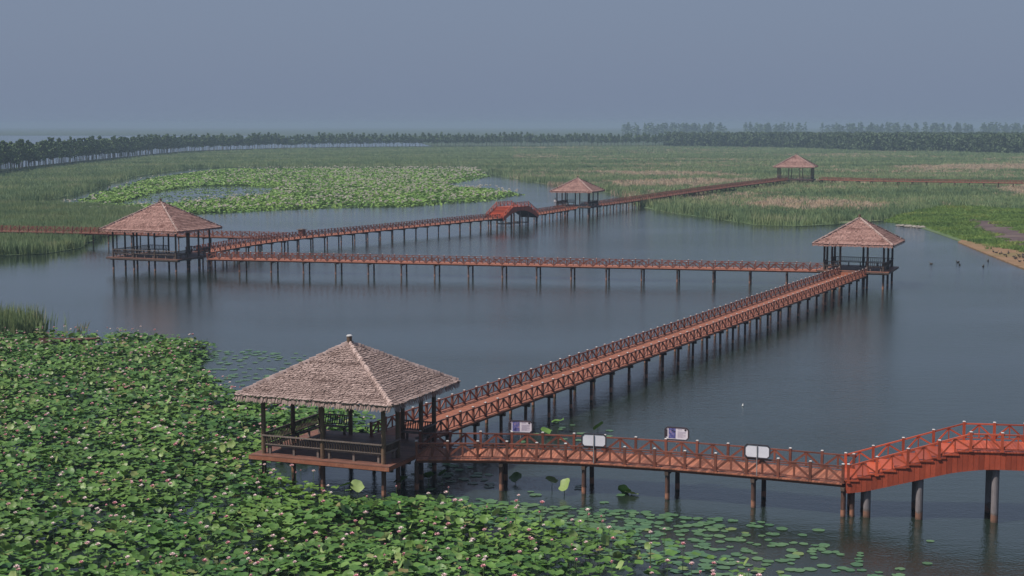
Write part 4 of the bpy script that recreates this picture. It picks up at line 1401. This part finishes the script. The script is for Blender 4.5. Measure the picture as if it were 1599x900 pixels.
def cabinet():
    root = ob('wooden_cabinet', None, None, (-34.6, 252.6, ZD), R(58))
    tag(root, 'small brown wooden cabinet with a flat overhanging top where two boardwalks meet', 'cabinet')
    m = MB(); m.box((0, 0, 0.5), (0.9, 0.8, 1.0)); ob('body', m.mesh('body', M['rail']), root)
    m = MB(); m.box((0, 0, 1.05), (1.35, 1.2, 0.09)); m.box((0, 0, 1.13), (0.8, 0.7, 0.06)); ob('top', m.mesh('top', M['grey']), root)
    m = MB(); m.box((0, -0.41, 0.5), (0.62, 0.03, 0.75)); ob('door', m.mesh('door', M['dark']), root)
cabinet()

def person(x, y, z, rz):
    me = bpy.data.meshes.new('person')
    V = [(0, 0, 0.95), (0, 0.01, 1.15), (0, 0, 1.40), (0, 0.0, 1.50), (0, 0.02, 1.60), (0, 0.02, 1.68),
         (0.10, 0, 0.90), (0.11, 0.01, 0.50), (0.11, -0.02, 0.08), (0.12, 0.14, 0.03), (-0.10, 0, 0.90), (-0.11, 0.03, 0.50), (-0.11, 0.0, 0.08), (-0.12, 0.16, 0.03),
         (0.19, 0, 1.40), (0.25, 0.0, 1.13), (0.24, 0.10, 0.90), (0.24, 0.13, 0.80), (-0.19, 0, 1.40), (-0.25, 0.0, 1.13), (-0.24, 0.10, 0.90), (-0.24, 0.13, 0.80)]
    Ed = [(0, 1), (1, 2), (2, 3), (3, 4), (4, 5), (0, 6), (6, 7), (7, 8), (8, 9), (0, 10), (10, 11), (11, 12), (12, 13), (2, 14), (14, 15), (15, 16), (16, 17), (2, 18), (18, 19), (19, 20), (20, 21)]
    Rr = [.14, .14, .15, .055, .09, .075, .10, .07, .05, .035, .10, .07, .05, .035, .06, .05, .04, .03, .06, .05, .04, .03]
    me.from_pydata(V, Ed, [])
    o = ob('person', me, None, (x, y, z), rz)
    sk = o.modifiers.new('Skin', 'SKIN')
    for i, r in enumerate(Rr):
        d = me.skin_vertices[0].data[i]; d.radius = (r, r); d.use_root = (i == 0)
    o.modifiers.new('Sub', 'SUBSURF').levels = 1
    m, t, b = new_mat('clothes and skin')
    tc = N(t, 'ShaderNodeTexCoord'); sp = N(t, 'ShaderNodeSeparateXYZ'); t.links.new(tc.outputs['Object'], sp.inputs[0])
    col = ramp(t, maprange(t, sp.outputs[2], 0, 1.8, 0, 1), [(0.0, (0.04, 0.04, 0.05)), (0.06, (0.30, 0.28, 0.30)), (0.54, (0.62, 0.58, 0.58)), (0.82, (0.45, 0.27, 0.20))])
    for e in t.nodes:
        if e.type == 'VALTORGB': e.color_ramp.interpolation = 'CONSTANT'
    t.links.new(col, b.inputs['Base Color']); b.inputs['Roughness'].default_value = 0.8
    me.materials.append(m)
    tag(o, 'person in pale clothes standing at the edge of a pavilion floor', 'person')
    h = MB(); h.lathe((0, 0.0, 1.60), [(0.085, -0.03), (0.112, 0.04), (0.10, 0.11), (0.05, 0.16)], 12)
    ob('hair', h.mesh('hair', M['duck'], smooth=True), o)
person(9.5, 338.0, 2.2, R(170))

# ------------------------------------------------------------------ haze
mb = MB(); mb.box((0, 5950, 13.0), (18400, 12300, 30.0))
m = bpy.data.materials.new('haze'); m.use_nodes = True
t = m.node_tree; t.nodes.remove(t.nodes['Principled BSDF'])
pv_ = N(t, 'ShaderNodeVolumePrincipled')
pv_.inputs['Color'].default_value = HAZE_COLOR
pv_.inputs['Density'].default_value = HAZE_DENSITY
pv_.inputs['Anisotropy'].default_value = 0.0
t.links.new(pv_.outputs[0], t.nodes['Material Output'].inputs['Volume'])
hz = ob('haze', mb.mesh('haze', m)); hz['kind'] = 'stuff'; hz['label'] = 'pale blue summer haze over the wetland'; hz['category'] = 'haze'
